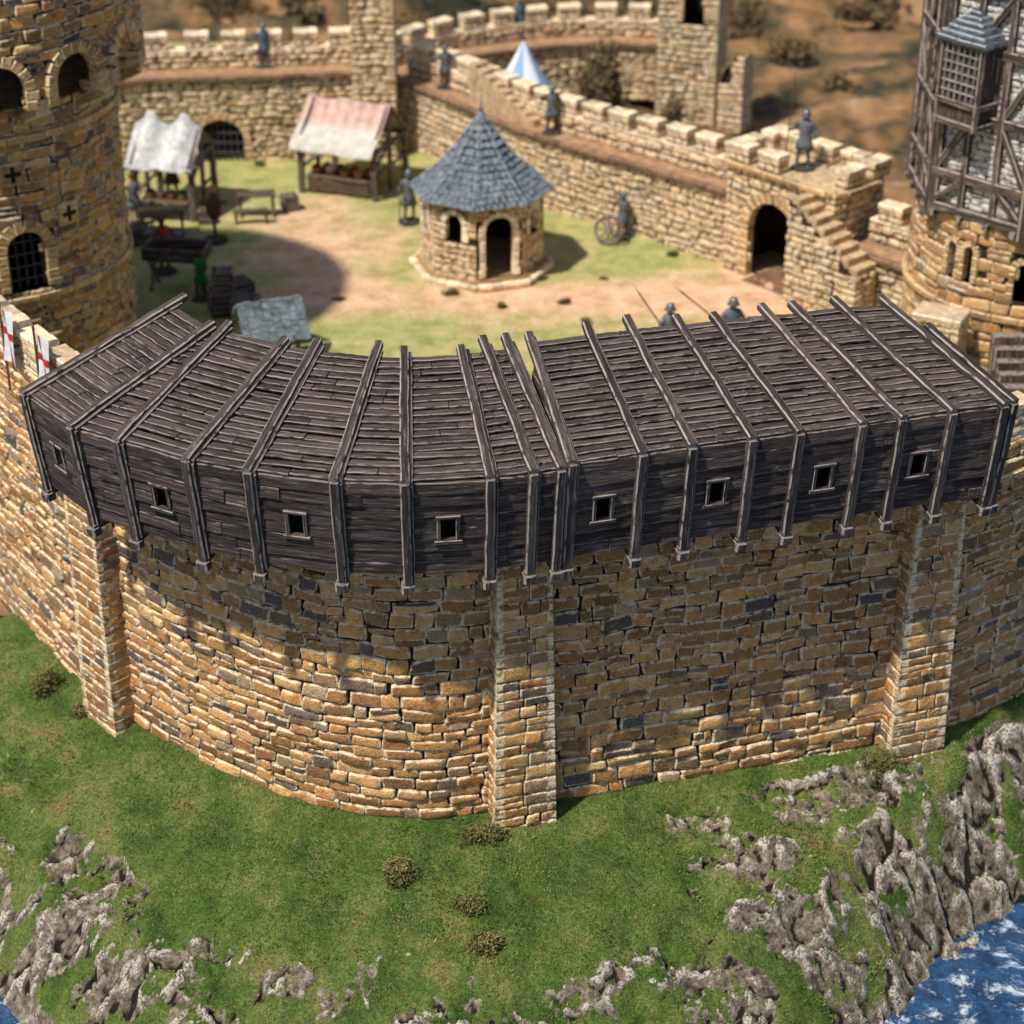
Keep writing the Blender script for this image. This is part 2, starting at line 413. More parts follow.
# ============================================================ FRONT WALLS
ZC = 1.5
WP = Path([(-17, 17), (-12.9, 9.6), (-10.5, 6.1), (-8.85, 4.1), (-7.6, 2.85), (-6.0, 1.6), (-4.6, .75), (-3.3, .2), (-1.9, -.02), (-.5, .22), (.9, .62),
           (4.9, 1.74), (8.5, 2.8), (10, 3.5), (11.8, 4.9), (14, 7.5), (17, 13)], smooth=True)
s1, s2, s3 = WP.sx(-8.72), WP.sx(.12), WP.sx(8.55)
def front_wall(a, b, label, zw, seed, merl):
    P = WP.sub(a, b)
    parts = [masonry('stonework', P, -.9, zw, seed=seed, batter=.12),
             masonry('inner_face', P.offset(-1.5, True), ZC-.2, zw, hi=False, seed=seed+5),
             strip('walkway', P, 0, -1.5, zw+.012, M_FLAG)]
    x, y, _, _ = P.at(P.L/2)
    if merl:
        Pf = P.offset(-.02); Pb = P.offset(-.42, True)
        parts.append(masonry('parapet', Pf, zw, zw+.75, seed=seed+1, depth=.08))
        parts.append(masonry('parapet_back', Pb, zw, zw+.75, hi=False, seed=seed+2))
        parts.append(boxes_along('coping', P, -.22, zw+.79, .5, .1, M_CAP))
        parts.append(boxes_along('ledge', P, .07, zw-.02, .16, .14, M_VOUS))
    e = thing('castle_wall', label, 'castle wall', (float(x), float(y), 0), parts, 'outer castle walls')
    if merl: put_merlons(e, P, -.22, zw+.84, pitch=1.3)
    return e
front_wall(0.5, s1, 'ochre rubble stone curtain wall with crenellations and small banners', 6.55, 101, True)
front_wall(s1, s2, 'curved ochre rubble stone wall below the timber hoarding', 6.85, 102, False)
front_wall(s2, s3, 'straight ochre rubble stone wall shaded by the timber hoarding', 6.85, 103, False)
front_wall(s3, WP.L-.5, 'ochre stone wall receding past a buttress above the cliff', 6.0, 104, True)

def buttress(s, seed, top=6.6, w=.98, pr=.5):
    x, y, nx, ny = [float(t) for t in WP.at(s)]; T = V((-ny, nx)); Nn = V((nx, ny)); c = V((x, y))
    hw = w/2
    pts = [c-T*hw-Nn*.3, c-T*hw+Nn*pr, c+T*hw+Nn*pr, c+T*hw-Nn*.3]
    P = Path([tuple(p) for p in pts], corners=True)
    m = masonry('stonework', P, -.9, top, seed=seed, batter=.14, ch=(.20, .37), sl=(.32, .66), depth=.07, wave=0)
    q = c+Nn*pr*.4
    B = MB(); B.box((q.x, q.y, top+.05), V((T.x, T.y, 0))*hw, V((Nn.x, Nn.y, 0))*.55, (0, 0, .08), .03)
    thing('buttress', 'tapering ochre stone buttress against the castle wall', 'buttress', (q.x, q.y, 0), [m, B.obj('cap_stone', M_CAP)], 'wall buttresses')
buttress(s1, 201); buttress(s2, 202); buttress(s3, 203)

# ============================================================ HOARDINGS
def hoarding(F, label, dirs=None, Ls=None, dz=0, wins=()):
    F = [V((x, y, 0)) for x, y in F]; n = len(F); Nn = []
    for i in range(n):
        a = F[max(i-1, 0)]; b = F[min(i+1, n-1)]; t = (b-a).normalized(); Nn.append(V((-t.y, t.x, 0)))
    D = [V((-math.sin(rad(a)), math.cos(rad(a)), 0)) for a in dirs] if dirs else Nn
    ZT, ZR, ZB, L0, SP = 8.68+dz, 9.60+dz, 6.66, 3.4, .25
    Ls = Ls or [L0]*n
    Tf = [F[i]+V((0, 0, ZT)) for i in range(n)]
    Tr = [F[i]+D[i]*Ls[i]+V((0, 0, ZT+(ZR-ZT)*Ls[i]/L0)) for i in range(n)]
    Bf = [F[i]+Nn[i]*SP+V((0, 0, ZB)) for i in range(n)]
    parts = []; roof = MB(); wall = MB(); under = MB(); inner = []
    uv = []; uf = []; fv = []; ff = []
    for i in range(n-1):
        rows = 18
        for j in range(rows):
            t = (j+.5)/rows; A = Tf[i].lerp(Tr[i], t); Bq = Tf[i+1].lerp(Tr[i+1], t)
            sl = ((Tr[i]-Tf[i])+(Tr[i+1]-Tf[i+1])).normalized(); d = (Bq-A); nn = d.cross(sl).normalized()
            if nn.z < 0: nn = -nn
            cuts = [0]+([random.uniform(.25, .75)] if random.random() < .3 else [])+[1]
            for c0, c1 in zip(cuts[:-1], cuts[1:]):
                p0 = A.lerp(Bq, c0)+d.normalized()*.01; p1 = A.lerp(Bq, c1)-d.normalized()*.01
                lift = nn*random.uniform(-.010, .014); sh = sl*random.uniform(-.008, .008)
                rot = sl*random.uniform(-.008, .008)
                hx = (p1-p0)/2+rot
                roof.box((p0+p1)/2+lift+sh, hx, sl*random.uniform(.092, .106)-nn*.028, nn*random.uniform(.028, .040), .018, 7, .0075)
        wrow = 8; win = i in wins
        A0, A1, C0, C1 = Bf[i], Bf[i+1], Tf[i], Tf[i+1]
        d = (A1-A0).normalized(); upv = ((C0-A0)+(C1-A1)).normalized(); outn = d.cross(upv).normalized()
        if outn.dot(Nn[i]) > 0: outn = -outn
        Wd = ((A1-A0).length+(C1-C0).length)/2; H = (C0-A0).length
        wc = .5; ww = .29; wz0, wz1 = .36, .63
        for j in range(wrow):
            t = (j+.5)/wrow; A = A0.lerp(C0, t); Bq = A1.lerp(C1, t)
            segs = [(0, 1)]
            if win and wz0 < t+.04 and t-.04 < wz1: segs = [(0, wc-ww/2/Wd), (wc+ww/2/Wd, 1)]
            elif random.random() < .25: c = random.uniform(.3, .7); segs = [(0, c), (c, 1)]
            for c0, c1 in segs:
                p0 = A.lerp(Bq, c0)+d*.008; p1 = A.lerp(Bq, c1)-d*.008
                wall.box((p0+p1)/2+outn*random.uniform(-.012, .020)+upv*random.uniform(-.006, .006), (p1-p0)/2+upv*random.uniform(-.007, .007), upv*(H/wrow/2-.006)+outn*-.018,
                         outn*random.uniform(.03, .045), .02, 6, .009)
        if win:
            W = MB(); c = (A0.lerp(C0, (wz0+wz1)/2)+A1.lerp(C1, (wz0+wz1)/2))/2+outn*.05; hw = ww/2+.03; hh = H*(wz1-wz0)/2
            W.box(c+upv*hh, d*(hw+.05), upv*.036, outn*.055, .014); W.box(c-upv*hh, d*(hw+.08), upv*.042, outn*.07, .014)
            W.box(c+d*hw, upv*hh, d*.034, outn*.05, .014); W.box(c-d*hw, upv*hh, d*.034, outn*.05, .014)
            fr = W.obj('frame', M_BEAM)
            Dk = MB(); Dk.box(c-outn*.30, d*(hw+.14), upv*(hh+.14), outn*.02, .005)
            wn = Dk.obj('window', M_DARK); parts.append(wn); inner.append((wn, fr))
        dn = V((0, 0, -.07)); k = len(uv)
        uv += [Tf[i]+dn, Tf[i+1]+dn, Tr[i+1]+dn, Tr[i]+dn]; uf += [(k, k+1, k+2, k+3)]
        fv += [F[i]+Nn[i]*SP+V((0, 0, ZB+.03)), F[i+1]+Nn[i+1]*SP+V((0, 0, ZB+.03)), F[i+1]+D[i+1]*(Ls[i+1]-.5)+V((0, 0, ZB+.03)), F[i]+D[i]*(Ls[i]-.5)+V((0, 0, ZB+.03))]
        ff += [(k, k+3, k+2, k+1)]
        for j in range(12):
            z = ZB+(ZR-.3-ZB)*(j+.5)/12
            if z > min(Tr[i].z, Tr[i+1].z)-.25: continue
            wall.beam(F[i]+D[i]*(Ls[i]-.45)+V((0, 0, z)), F[i+1]+D[i+1]*(Ls[i+1]-.45)+V((0, 0, z)), .07, .26, ch=.015, n=2, jit=.01)
        for kx in range(3):
            f0 = F[i].lerp(F[i+1], (kx+.5)/3); n0 = (D[i]+D[i+1]).normalized()
            under.beam(f0+n0*(SP+.1)+V((0, 0, ZB-.04)), f0+n0*(min(Ls[i], Ls[i+1])-.5)+V((0, 0, ZB-.04)), .35, .07)
    for i in (0, n-1):
        for j in range(11):
            z = ZB+(j+.5)*.26; f = (z-ZB)/(ZT-ZB); dd = D[i] if f > 1 else Nn[i]
            a = F[i]+dd*(SP*(1-min(f, 1))+(0 if f <= 1 else (z+.14-ZT)/(ZR-ZT)*L0)); b = F[i]+D[i]*(Ls[i]-.45)
            if (b-a).length < .3 or z > Tr[i].z-.2: continue
            wall.beam(V((a.x, a.y, z)), V((b.x, b.y, z)), .07, .25, ch=.015, n=4, jit=.012)
    parts.append(roof.obj('roof', M_WOODR)); parts.append(wall.obj('plank_wall', M_WOOD)); parts.append(under.obj('floor', M_WOOD))
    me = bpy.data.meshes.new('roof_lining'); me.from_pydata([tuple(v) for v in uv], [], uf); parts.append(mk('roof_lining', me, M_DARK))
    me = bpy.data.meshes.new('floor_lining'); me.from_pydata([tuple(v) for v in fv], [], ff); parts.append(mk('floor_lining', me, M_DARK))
    for i in range(n):
        t = V((D[i].y, -D[i].x, 0)); sl = (Tr[i]-Tf[i]).normalized(); nn = t.cross(sl)
        if nn.z < 0: nn = -nn
        ex = random.uniform(.06, .32)
        B = MB()
        B.beam(Tf[i]-sl*.10+nn*.09, Tr[i]+t*random.uniform(-.03, .03)+sl*ex+nn*.09, .17, .17, up=nn, ch=.026, n=9, jit=.012)
        B.beam(Tf[i]-sl*.06+nn*.05+t*.11, Tr[i]+sl*(ex*.4)+nn*.05+t*.11, .07, .1, up=nn, ch=.016, n=9, jit=.008)
        parts.append(B.obj('rafter', M_BEAM))
        t = V((Nn[i].y, -Nn[i].x, 0))
        B = MB(); up = (Tf[i]-Bf[i]).normalized(); on = t.cross(up)
        if on.dot(Nn[i]) > 0: on = -on
        B.beam(Bf[i]-up*.14+on*.09, Tf[i]+up*.06+on*.09, .17, .17, up=on, ch=.026, n=6, jit=.011)
        B.beam(Bf[i]-up*.1+on*.06+t*.11, Tf[i]+on*.06+t*.11, .06, .1, up=on, ch=.016, n=6, jit=.008)
        B.beam(Bf[i]-up*.16+on*.16, Bf[i]-up*.16-on*2.3, .17, .17, ch=.035, n=3, jit=.008)
        B.box(Bf[i]-up*.25+on*.12, up*.08, t*.125, on*.12, .045)
        parts.append(B.obj('post', M_BEAM))
    c = sum(F, V((0, 0, 0)))/n
    e = thing('timber_hoarding', label, 'wooden hoarding', (c.x, c.y, ZB), parts, 'covered timber hoardings')
    for wn, fr in inner: fr.parent = wn
    return e
F1 = [(-9.44, 1.94), (-8.25, .5), (-7.31, -.03), (-5.9, -.83), (-4.75, -1.27), (-3.17, -1.64), (-1.92, -1.72), (-.4, -1.53), (.36, -1.34), (.86, -1.2)]
F2 = [(1.06, -1.10), (2.35, -.72), (3.29, -.44), (4.43, -.12), (5.33, .14), (6.56, .49), (7.35, .72), (8.35, 1.0), (9.4, 1.3), (9.6, 1.42)]
hoarding(F1, 'dark weathered timber hoarding curving along the stone wall top', wins=(0, 2, 4, 6))
hoarding(F2, 'dark weathered timber hoarding running straight on the stone wall', dirs=[12.5, 15, 17, 20.5, 23, 26.5, 29, 31.5, 34, 34], Ls=[3.4]*8+[3.35, 2.25], dz=.07, wins=(0, 2, 4, 6))

# ============================================================ TERRAIN
SEA = -3.15
x0, x1, y0, y1, st = -15, 15, -9.5, 8, .05
gx = np.arange(x0, x1, st); gy = np.arange(y0, y1, st); X, Y = np.meshgrid(gx, gy, indexing='ij')
o = np.argsort(WP.x); Yw = np.interp(X, WP.x[o], WP.y[o])
E = np.interp(X, [-16, -12, -10.5, -9, -6, -3, 0, 1.5, 3, 4.5, 6, 9, 12, 16], [3.2, 1.4, .1, -1.3, -2.8, -3.6, -4.0, -3.8, -3.2, -2.4, -1.2, 1.2, 3.9, 8])
E = E+(fbm(X*.5, Y*.5, 21)-.5)*1.2
SL = np.interp(X, [-16, -11, -9, -6, -3, 0, 4, 7, 9, 12], [1.3, 1.1, .8, .45, .4, .35, .45, .8, 1.15, 1.4])
dy = np.maximum(Yw-Y, 0); dE = np.maximum(Yw-E, .3); past = np.maximum(E-Y, 0)
H = -.17*np.minimum(dy, dE)-past*SL
cover = sstep(-1.2, .9, E-Y)*np.interp(X, [-15, -8, -4, 2, 4], [.48, .46, .28, .45, .7])
cover = np.maximum(cover, sstep(2.2, 4.2, X)*sstep(.25, 1.1, dy)*.70)
cover = np.maximum(cover, sstep(-4.5, -7.0, X)*sstep(3.0, 4.8, dy)*.42)
wx = X+(fbm(X*.9, Y*.9, 61)-.5)*1.6; wy = Y+(fbm(X*.9+9, Y*.9, 62)-.5)*1.6
patch = fbm(wx*1.1+5, wy*1.4+2, 91, 5)
f1 = fbm(X*.9, Y*.9, 51); big = fbm(wx*.6, wy*.6, 71, 3)
rk = sstep(.49, .66, patch+cover*.42-.13)*sstep(.12, .3, cover)
H = H+(f1-.5)*.3*sstep(.0, 1, dy)+sstep(.1, .5, cover)*(big-.5)*1.3
a_ = .35; xr = (X*math.cos(a_)+Y*math.sin(a_)); yr = (-X*math.sin(a_)+Y*math.cos(a_))
xr = xr+(fbm(X*2, Y*2, 14)-.5)*.5; yr = yr+(fbm(X*2, Y*2, 15)-.5)*.5
h1, e1 = facets(xr*.75, yr*1.1, 3); h2, e2 = facets(xr*1.9, yr*2.6, 13); h3, e3 = facets(xr*4.6, yr*6.0, 23)
H = H+rk*(h1*.36+h2*.19+h3*.06+.02-.08*np.exp(-e1*12)-.05*np.exp(-e2*10))
H = H+(fbm(X*7, Y*7, 81)-.5)*(.035+.03*rk)
H = np.maximum(H, -4.6+(fbm(X, Y, 5)-.5)*.4)
inside = sstep(.0, -.6, Yw-Y); H = H*(1-inside)+(-.1)*inside
gxx, gyy = np.gradient(H, st); slope = np.hypot(gxx, gyy)
def blur(a, k):
    for ax in (0, 1):
        c = np.zeros_like(a)
        for d in range(-k, k+1): c += np.roll(a, d, ax)
        a = c/(2*k+1)
    return a
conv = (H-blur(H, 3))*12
rock = rk*sstep(.25, .85, slope*.75+.22+(fbm(X*1.7, Y*1.7, 99)-.5)*1.9+(fbm(X*7, Y*7, 98)-.5)*.9)
rock = np.maximum(rock, sstep(SEA+.75, SEA+.15, H)*.95)
nxg, nyg = X.shape; i, j = np.meshgrid(np.arange(nxg-1), np.arange(nyg-1), indexing='ij'); b = (i*nyg+j).ravel()
me = quad_mesh('grassy_ground', np.stack([X, Y, H], -1).reshape(-1, 3), np.stack([b, b+nyg, b+nyg+1, b+1], -1))
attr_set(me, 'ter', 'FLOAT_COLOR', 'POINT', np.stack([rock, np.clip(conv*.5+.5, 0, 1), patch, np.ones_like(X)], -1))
N = NT('grass_and_rock'); a = N.attr('ter'); sp = N.n('ShaderNodeSeparateColor'); N.set(sp.inputs[0], a.outputs['Color']); ob = N.obj()
n1 = N.noise(ob, .9, 6, .7); n2 = N.noise(ob, 17, 5, .75); n3 = N.noise(ob, 5, 5, .7)
gr = N.ramp(n1, [(.34, (.045, .09, .014)), (.48, (.105, .165, .03)), (.60, (.19, .22, .055)), (.7, (.26, .19, .075))])
gr = N.mix(.9, gr, N.ramp(n2, [(.32, (.3, .3, .3)), (.5, (.95, .95, .95)), (.66, (1.6, 1.6, 1.5))]), 'MULTIPLY')
gr = N.mix(N.math('MULTIPLY', N.smooth(n3, .56, .68), .8), gr, (.12, .072, .03))
rkc = N.ramp(n3, [(.28, (.05, .038, .027)), (.42, (.16, .125, .085)), (.55, (.32, .26, .185)), (.70, (.50, .43, .32))])
rkc = N.mix(.85, rkc, N.ramp(n2, [(.3, (.35,)*3), (.65, (1.3,)*3)]), 'MULTIPLY')
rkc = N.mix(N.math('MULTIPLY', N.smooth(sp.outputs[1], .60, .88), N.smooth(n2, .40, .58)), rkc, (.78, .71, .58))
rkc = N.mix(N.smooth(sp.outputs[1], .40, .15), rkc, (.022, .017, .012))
rf = N.smooth(N.math('ADD', sp.outputs[0], N.math('MULTIPLY', N.math('SUBTRACT', n3, .5), 1.6)), .38, .6)
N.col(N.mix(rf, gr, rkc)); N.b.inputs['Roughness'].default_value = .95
N.bump(N.math('ADD', n2, N.math('MULTIPLY', n3, .7)), 1.0, .09)
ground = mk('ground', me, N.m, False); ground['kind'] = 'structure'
def gz(x, y): return float(H[int(np.clip((x-x0)/st, 0, nxg-1)), int(np.clip((y-y0)/st, 0, nyg-1))])
g = np.random.default_rng(5); n = 190000
px = g.uniform(-13.5, 13.5, n); py = g.uniform(-5.5, 7, n); ix = ((px-x0)/st).astype(int); iy = ((py-y0)/st).astype(int)
yw_ = np.interp(px, WP.x[o], WP.y[o]); dens = fbm(px*.9, py*.9, 55)*1.3+fbm(px*4, py*4, 56)*.5-.35
keep = (py < yw_-.05) & (rock[ix, iy] < .32+g.uniform(-.2, .3, n)) & (H[ix, iy] > SEA+.5) & (g.uniform(0, 1, n) < dens+.35)
px, py, ix, iy = px[keep], py[keep], ix[keep], iy[keep]; n = len(px); pz = H[ix, iy]-.01
lean = g.normal(size=(n, 2))*.03; hgt = g.uniform(.02, .07, n); an = g.uniform(0, 6.28, n); hw_ = .012
vb = np.stack([np.c_[px-np.cos(an)*hw_, py-np.sin(an)*hw_, pz], np.c_[px+np.cos(an)*hw_, py+np.sin(an)*hw_, pz],
               np.c_[px+lean[:, 0]+np.cos(an)*.006, py+lean[:, 1]+np.sin(an)*.006, pz+hgt], np.c_[px+lean[:, 0]-np.cos(an)*.006, py+lean[:, 1]-np.sin(an)*.006, pz+hgt]], 1).reshape(-1, 3)
me = quad_mesh('grass', vb, np.arange(4*n).reshape(-1, 4))
br = np.clip(fbm(px*1.0, py*1.0, 17)*2.0-.55+g.uniform(-.28, .28, n), 0, 1); attr_set(me, 'rnd', 'FLOAT', 'POINT', np.repeat(br, 4))
N = NT('flock_grass'); r = N.attr('rnd').outputs['Fac']; N.col(N.ramp(r, [(.05, (.035, .08, .012)), (.4, (.10, .175, .03)), (.7, (.21, .25, .06)), (1, (.36, .27, .11))])); N.b.inputs['Roughness'].default_value = .95
go = mk('grass', me, N.m); go['kind'] = 'stuff'; tag(go, 'short mossy green grass covering the slope below the wall', 'grass')

# water
wxg = np.linspace(-90, 90, 200); wyg = np.linspace(-90, 30, 140); WX, WY = np.meshgrid(wxg, wyg, indexing='ij')
i, j = np.meshgrid(np.arange(199), np.arange(139), indexing='ij'); b = (i*140+j).ravel()
me = quad_mesh('sea', np.stack([WX, WY, np.full_like(WX, SEA)], -1).reshape(-1, 3), np.stack([b, b+140, b+141, b+1], -1))
N = NT('sea_water'); ob = N.obj(); d = N.n('ShaderNodeVectorMath', operation='ADD'); N.set(d.inputs[0], ob)
nn = N.n('ShaderNodeTexNoise'); nn.inputs['Scale'].default_value = .8; N.set(nn.inputs['Vector'], ob); N.set(d.inputs[1], nn.outputs['Color'])
fo = N.noise(d.outputs[0], 2.2, 8, .75); w = N.noise(ob, 3, 4, .6)
c = N.ramp(w, [(.3, (.004, .022, .07)), (.7, (.02, .10, .24))])
N.col(N.mix(N.smooth(fo, .51, .64), c, (.60, .70, .78))); N.b.inputs['Roughness'].default_value = .15; N.b.inputs['Specular IOR Level'].default_value = .5
N.bump(N.math('ADD', w, fo), 1, .15)
sea = mk('sea', me, N.m, True); sea['kind'] = 'structure'

# courtyard
tx = np.linspace(-17, 26, 200); tt = np.linspace(0, 1, 200); TX, TT = np.meshgrid(tx, tt, indexing='ij')
yw = np.interp(TX, WP.x[o], WP.y[o])+.6; TY = yw+(52-yw)*TT
outd = (TX-7.3)*.744+(TY-26.2)*.668
TZ = ZC+(fbm(TX*.4, TY*.4, 3)-.5)*.18+(fbm(TX*2, TY*2, 4)-.5)*.05
TZ = TZ-sstep(6, 14, outd)*1.2+sstep(3, 8, outd)*(ridge(TX*.5, TY*.5, 9)-.5)*1.2
def bl(cx, cy, rx, ry): return np.exp(-(((TX-cx)/rx)**2+((TY-cy)/ry)**2))
tan = bl(-6.2, 28, 2.8, 3.6)*1.1+bl(-8, 31.5, 2.4, 1.4)*.4+bl(5.5, 23.5, 5, 1.9)*1.1+bl(.5, 24.0, 3.8, 1.1)*.75+bl(-5, 23.5, 3.6, 2.0)*.7+bl(7.8, 25.2, 1.3, 2)
tan = tan+(fbm(TX*.8, TY*.8, 8)-.5)*1.3
i, j = np.meshgrid(np.arange(199), np.arange(199), indexing='ij'); b = (i*200+j).ravel()
me = quad_mesh('courtyard', np.stack([TX, TY, TZ], -1).reshape(-1, 3), np.stack([b, b+200, b+201, b+1], -1))
attr_set(me, 'tan', 'FLOAT', 'POINT', tan); attr_set(me, 'wild', 'FLOAT', 'POINT', sstep(3.5, 6.0, outd+(fbm(TX*.5, TY*.5, 12)-.5)*4))
HEATH = [(.36, (.03, .032, .016)), (.45, (.10, .068, .032)), (.54, (.21, .115, .048)), (.64, (.30, .17, .075)), (.74, (.38, .26, .15))]
N = NT('courtyard_turf'); ob = N.obj(); t = N.attr('tan').outputs['Fac']; n1 = N.noise(ob, 1.3, 5, .65); n2 = N.noise(ob, 14, 4, .7)
g_ = N.ramp(n1, [(.3, (.21, .23, .06)), (.5, (.35, .35, .12)), (.7, (.52, .42, .19))])
s_ = N.ramp(n1, [(.3, (.50, .27, .14)), (.5, (.68, .42, .25)), (.7, (.80, .55, .36))])
c = N.mix(N.smooth(N.math('ADD', t, N.math('MULTIPLY', N.math('SUBTRACT', n2, .5), 1.4)), .0, 1.0), g_, s_)
c = N.mix(.6, c, N.ramp(n2, [(.3, (.6,)*3), (.7, (1.25,)*3)]), 'MULTIPLY')
c = N.mix(N.attr('wild').outputs['Fac'], c, N.ramp(N.noise(ob, .4, 3, .6), HEATH))
N.col(c); N.bump(n2, .7, .05)
cy = mk('courtyard_ground', me, N.m, True); cy['kind'] = 'structure'

# heath beyond
hx = np.linspace(-160, 160, 260); hy = np.concatenate([np.linspace(8.2, 140, 260), np.linspace(142, 500, 40)]); HX, HY = np.meshgrid(hx, hy, indexing='ij')
HZ = -.3-.6*sstep(48, 60, HY)+sstep(50, 66, HY)*((fbm(HX*.12, HY*.12, 3)-.5)*5+(ridge(HX*.5, HY*.5, 7)-.6)*2.6)+sstep(75, 200, HY)*14
HZ = np.where((HY < 47) & (np.abs(HX) < 26), np.minimum(HZ, -0.2), HZ)
i, j = np.meshgrid(np.arange(259), np.arange(299), indexing='ij'); b = (i*300+j).ravel()
me = quad_mesh('heath', np.stack([HX, HY, HZ], -1).reshape(-1, 3), np.stack([b, b+300, b+301, b+1], -1))
N = NT('heath'); ob = N.obj(); n1 = N.noise(ob, .34, 4, .62)
N.col(N.ramp(n1, HEATH)); N.bump(n1, .8, .4)
hh = mk('hills', me, N.m, True); hh['kind'] = 'structure'

# ============================================================ COURT WALLS
def court_wall(pts, label, zw, seed, ops=(), pitch=1.5, smooth=True, ledge=M_LEDGE, group='inner castle walls', th=1.4):
    P = Path(pts, smooth=smooth)
    ops = [(P.sx(a), w, zb, zs) for a, w, zb, zs in ops]
    parts = [masonry('stonework', P, ZC-.3, zw, hi=False, seed=seed, ops=ops, ch=(.17, .29), sl=(.26, .66), depth=.065, mat=M_STONE2),
             masonry('outer_face', P.offset(-th, True), -.5, zw, hi=False, seed=seed+1, mat=M_STONE2),
             strip('walkway', P, 0, -th, zw+.012, M_FLAG),
             boxes_along('ledge', P, .08, zw-.06, .22, .16, ledge)]
    for op in ops: parts.append(voussoirs(P, op))
    Pf = P.offset(-th+.45); Pb = P.offset(-th, True)
    parts.append(masonry('parapet', Pf, zw, zw+.6, hi=False, seed=seed+2, ch=(.2, .3), mat=M_STONE2))
    parts.append(masonry('parapet_back', Pb, zw, zw+.6, hi=False, seed=seed+3, mat=M_STONE2))
    parts.append(boxes_along('coping', P, -th+.22, zw+.64, .5, .09, M_CAP))
    x, y, _, _ = P.at(P.L/2); e = thing('castle_wall', label, 'castle wall', (float(x), float(y), ZC), parts, group)
    put_merlons(e, P, -th+.22, zw+.68, pitch=pitch, protos=MERC)
    return e, P, ops
e, PB, bo = court_wall([(-19, 31), (-15.5, 35), (-12.5, 36.2), (-8.5, 36.6), (-5.4, 37)], 'ochre stone curtain wall with merlons and an arched gate', 4.7, 301, ops=[(-10.55, 1.75, ZC, 2.25)], pitch=1.3)
B = MB(); x, y, nx, ny = [float(t) for t in PB.at(bo[0][0])]
for k in np.linspace(-.8, .8, 8): B.beam((x+k, y+.15, ZC), (x+k, y+.15, ZC+.75+math.sqrt(max(.0, .82**2-k*k))), .06, .06, ch=.01)
for z in np.linspace(1.8, 2.9, 4): B.beam((x-.85, y+.12, z), (x+.85, y+.12, z), .06, .06, ch=.01)
pg = B.obj('portcullis', M_IRON); child(e, pg)
court_wall([(-4.3, 38.4), (-2.6, 36.6), (-.3, 33.4), (1.7, 31.2), (4.5, 28.7), (7.0, 26.3)], 'ochre stone curtain wall with walkway beside the courtyard', 4.0, 311, pitch=1.17, th=1.15)
court_wall([(10.1, 22.9), (11.1, 21.9), (12.3, 20.6)], 'short ochre stone wall joining gatehouse and half-timbered tower', 3.5, 321, pitch=1.25)
court_wall([(-4.2, 40.5), (-1.5, 43.2), (2.5, 44.8), (6.2, 44.6)], 'distant ochre stone curtain wall with a row of merlons', 3.5, 331, pitch=1.25)
# stepped stair on the wall head
B = MB()
for k in range(9):
    q = V((-1.55, 35.2, 0)).lerp(V((.45, 32.7, 0)), k/8); z = 5.45-k*.15
    B.box((q.x+.4, q.y+.35, (z+4.02)/2), (0, 0, (z-4.02)/2), V((.2, -.25, 0))*.62, V((.6, .5, 0))*.4, .03, 1, .01)
thing('stone_stairs', 'pale stone steps descending along the head of the curtain wall', 'stairs', (-.5, 34.4, 4.02), [B.obj('steps', M_STEP)])

def pier(c, hw, hd, ang, z0, z1, label, seed, ragged=False, name='stone_turret', ops_front=None):
    P = rectp(c, hw, hd, ang)
    tf = (lambda s: z1-1.3+1.6*vn(s*1.3, s*0+3, seed)) if ragged else None
    ops = []
    if ops_front:
        ops = [(hw+a, w, zb, zs) for a, w, zb, zs in ops_front]
    parts = [masonry('stonework', P, z0, z1, hi=False, seed=seed, ops=ops, topfn=tf, ch=(.17, .29), sl=(.26, .62), depth=.065, mat=M_STONE2)]
    for op in ops: parts.append(voussoirs(P, op))
    if not ragged:
        B = MB(); T = V((math.cos(ang), math.sin(ang), 0)); D = V((-T.y, T.x, 0)); B.box((c[0], c[1], z1+.06), T*(hw+.06), D*(hd+.06), (0, 0, .08), .03)
        parts.append(B.obj('cap_stone', M_CAP))
    return thing(name, label, 'stone tower', (c[0], c[1], z0), parts)
pier((-4.95, 37.6), .72, .8, 0, ZC-.2, 8.6, 'slim square ochre stone turret rising from the curtain wall', 341)
pier((7.0, 43.2), 1.12, 1.0, -.3, ZC-.5, 9.6, 'ruined ochre stone tower with broken ragged masonry', 351, True, 'ruined_tower', [(.2, .9, 5.0, 6.2)])
pier((8.6, 41.8), .45, .5, -.5, ZC-.5, 4.0, 'low broken ochre stone wall stump beside the ruined tower', 352, True, 'ruined_wall')
pier((11.75, 17.2), .62, .45, -.5, ZC-.3, 3.75, 'short stone pier with pale capping beside the tower', 353, False, 'stone_pier')
B = MB()
for k in range(6):
    z = 3.3-k*.24; B.box((13.9+k*.02, 16.9-k*.3, (z+ZC)/2), (0, 0, (z-ZC)/2), (.75, 0, 0), (0, .15, 0), .03, 1, .01)
thing('wooden_stairs', 'broad dark timber steps at the foot of the tower', 'stairs', (13.9, 16.2, ZC), [B.obj('steps', M_WOOD3)])

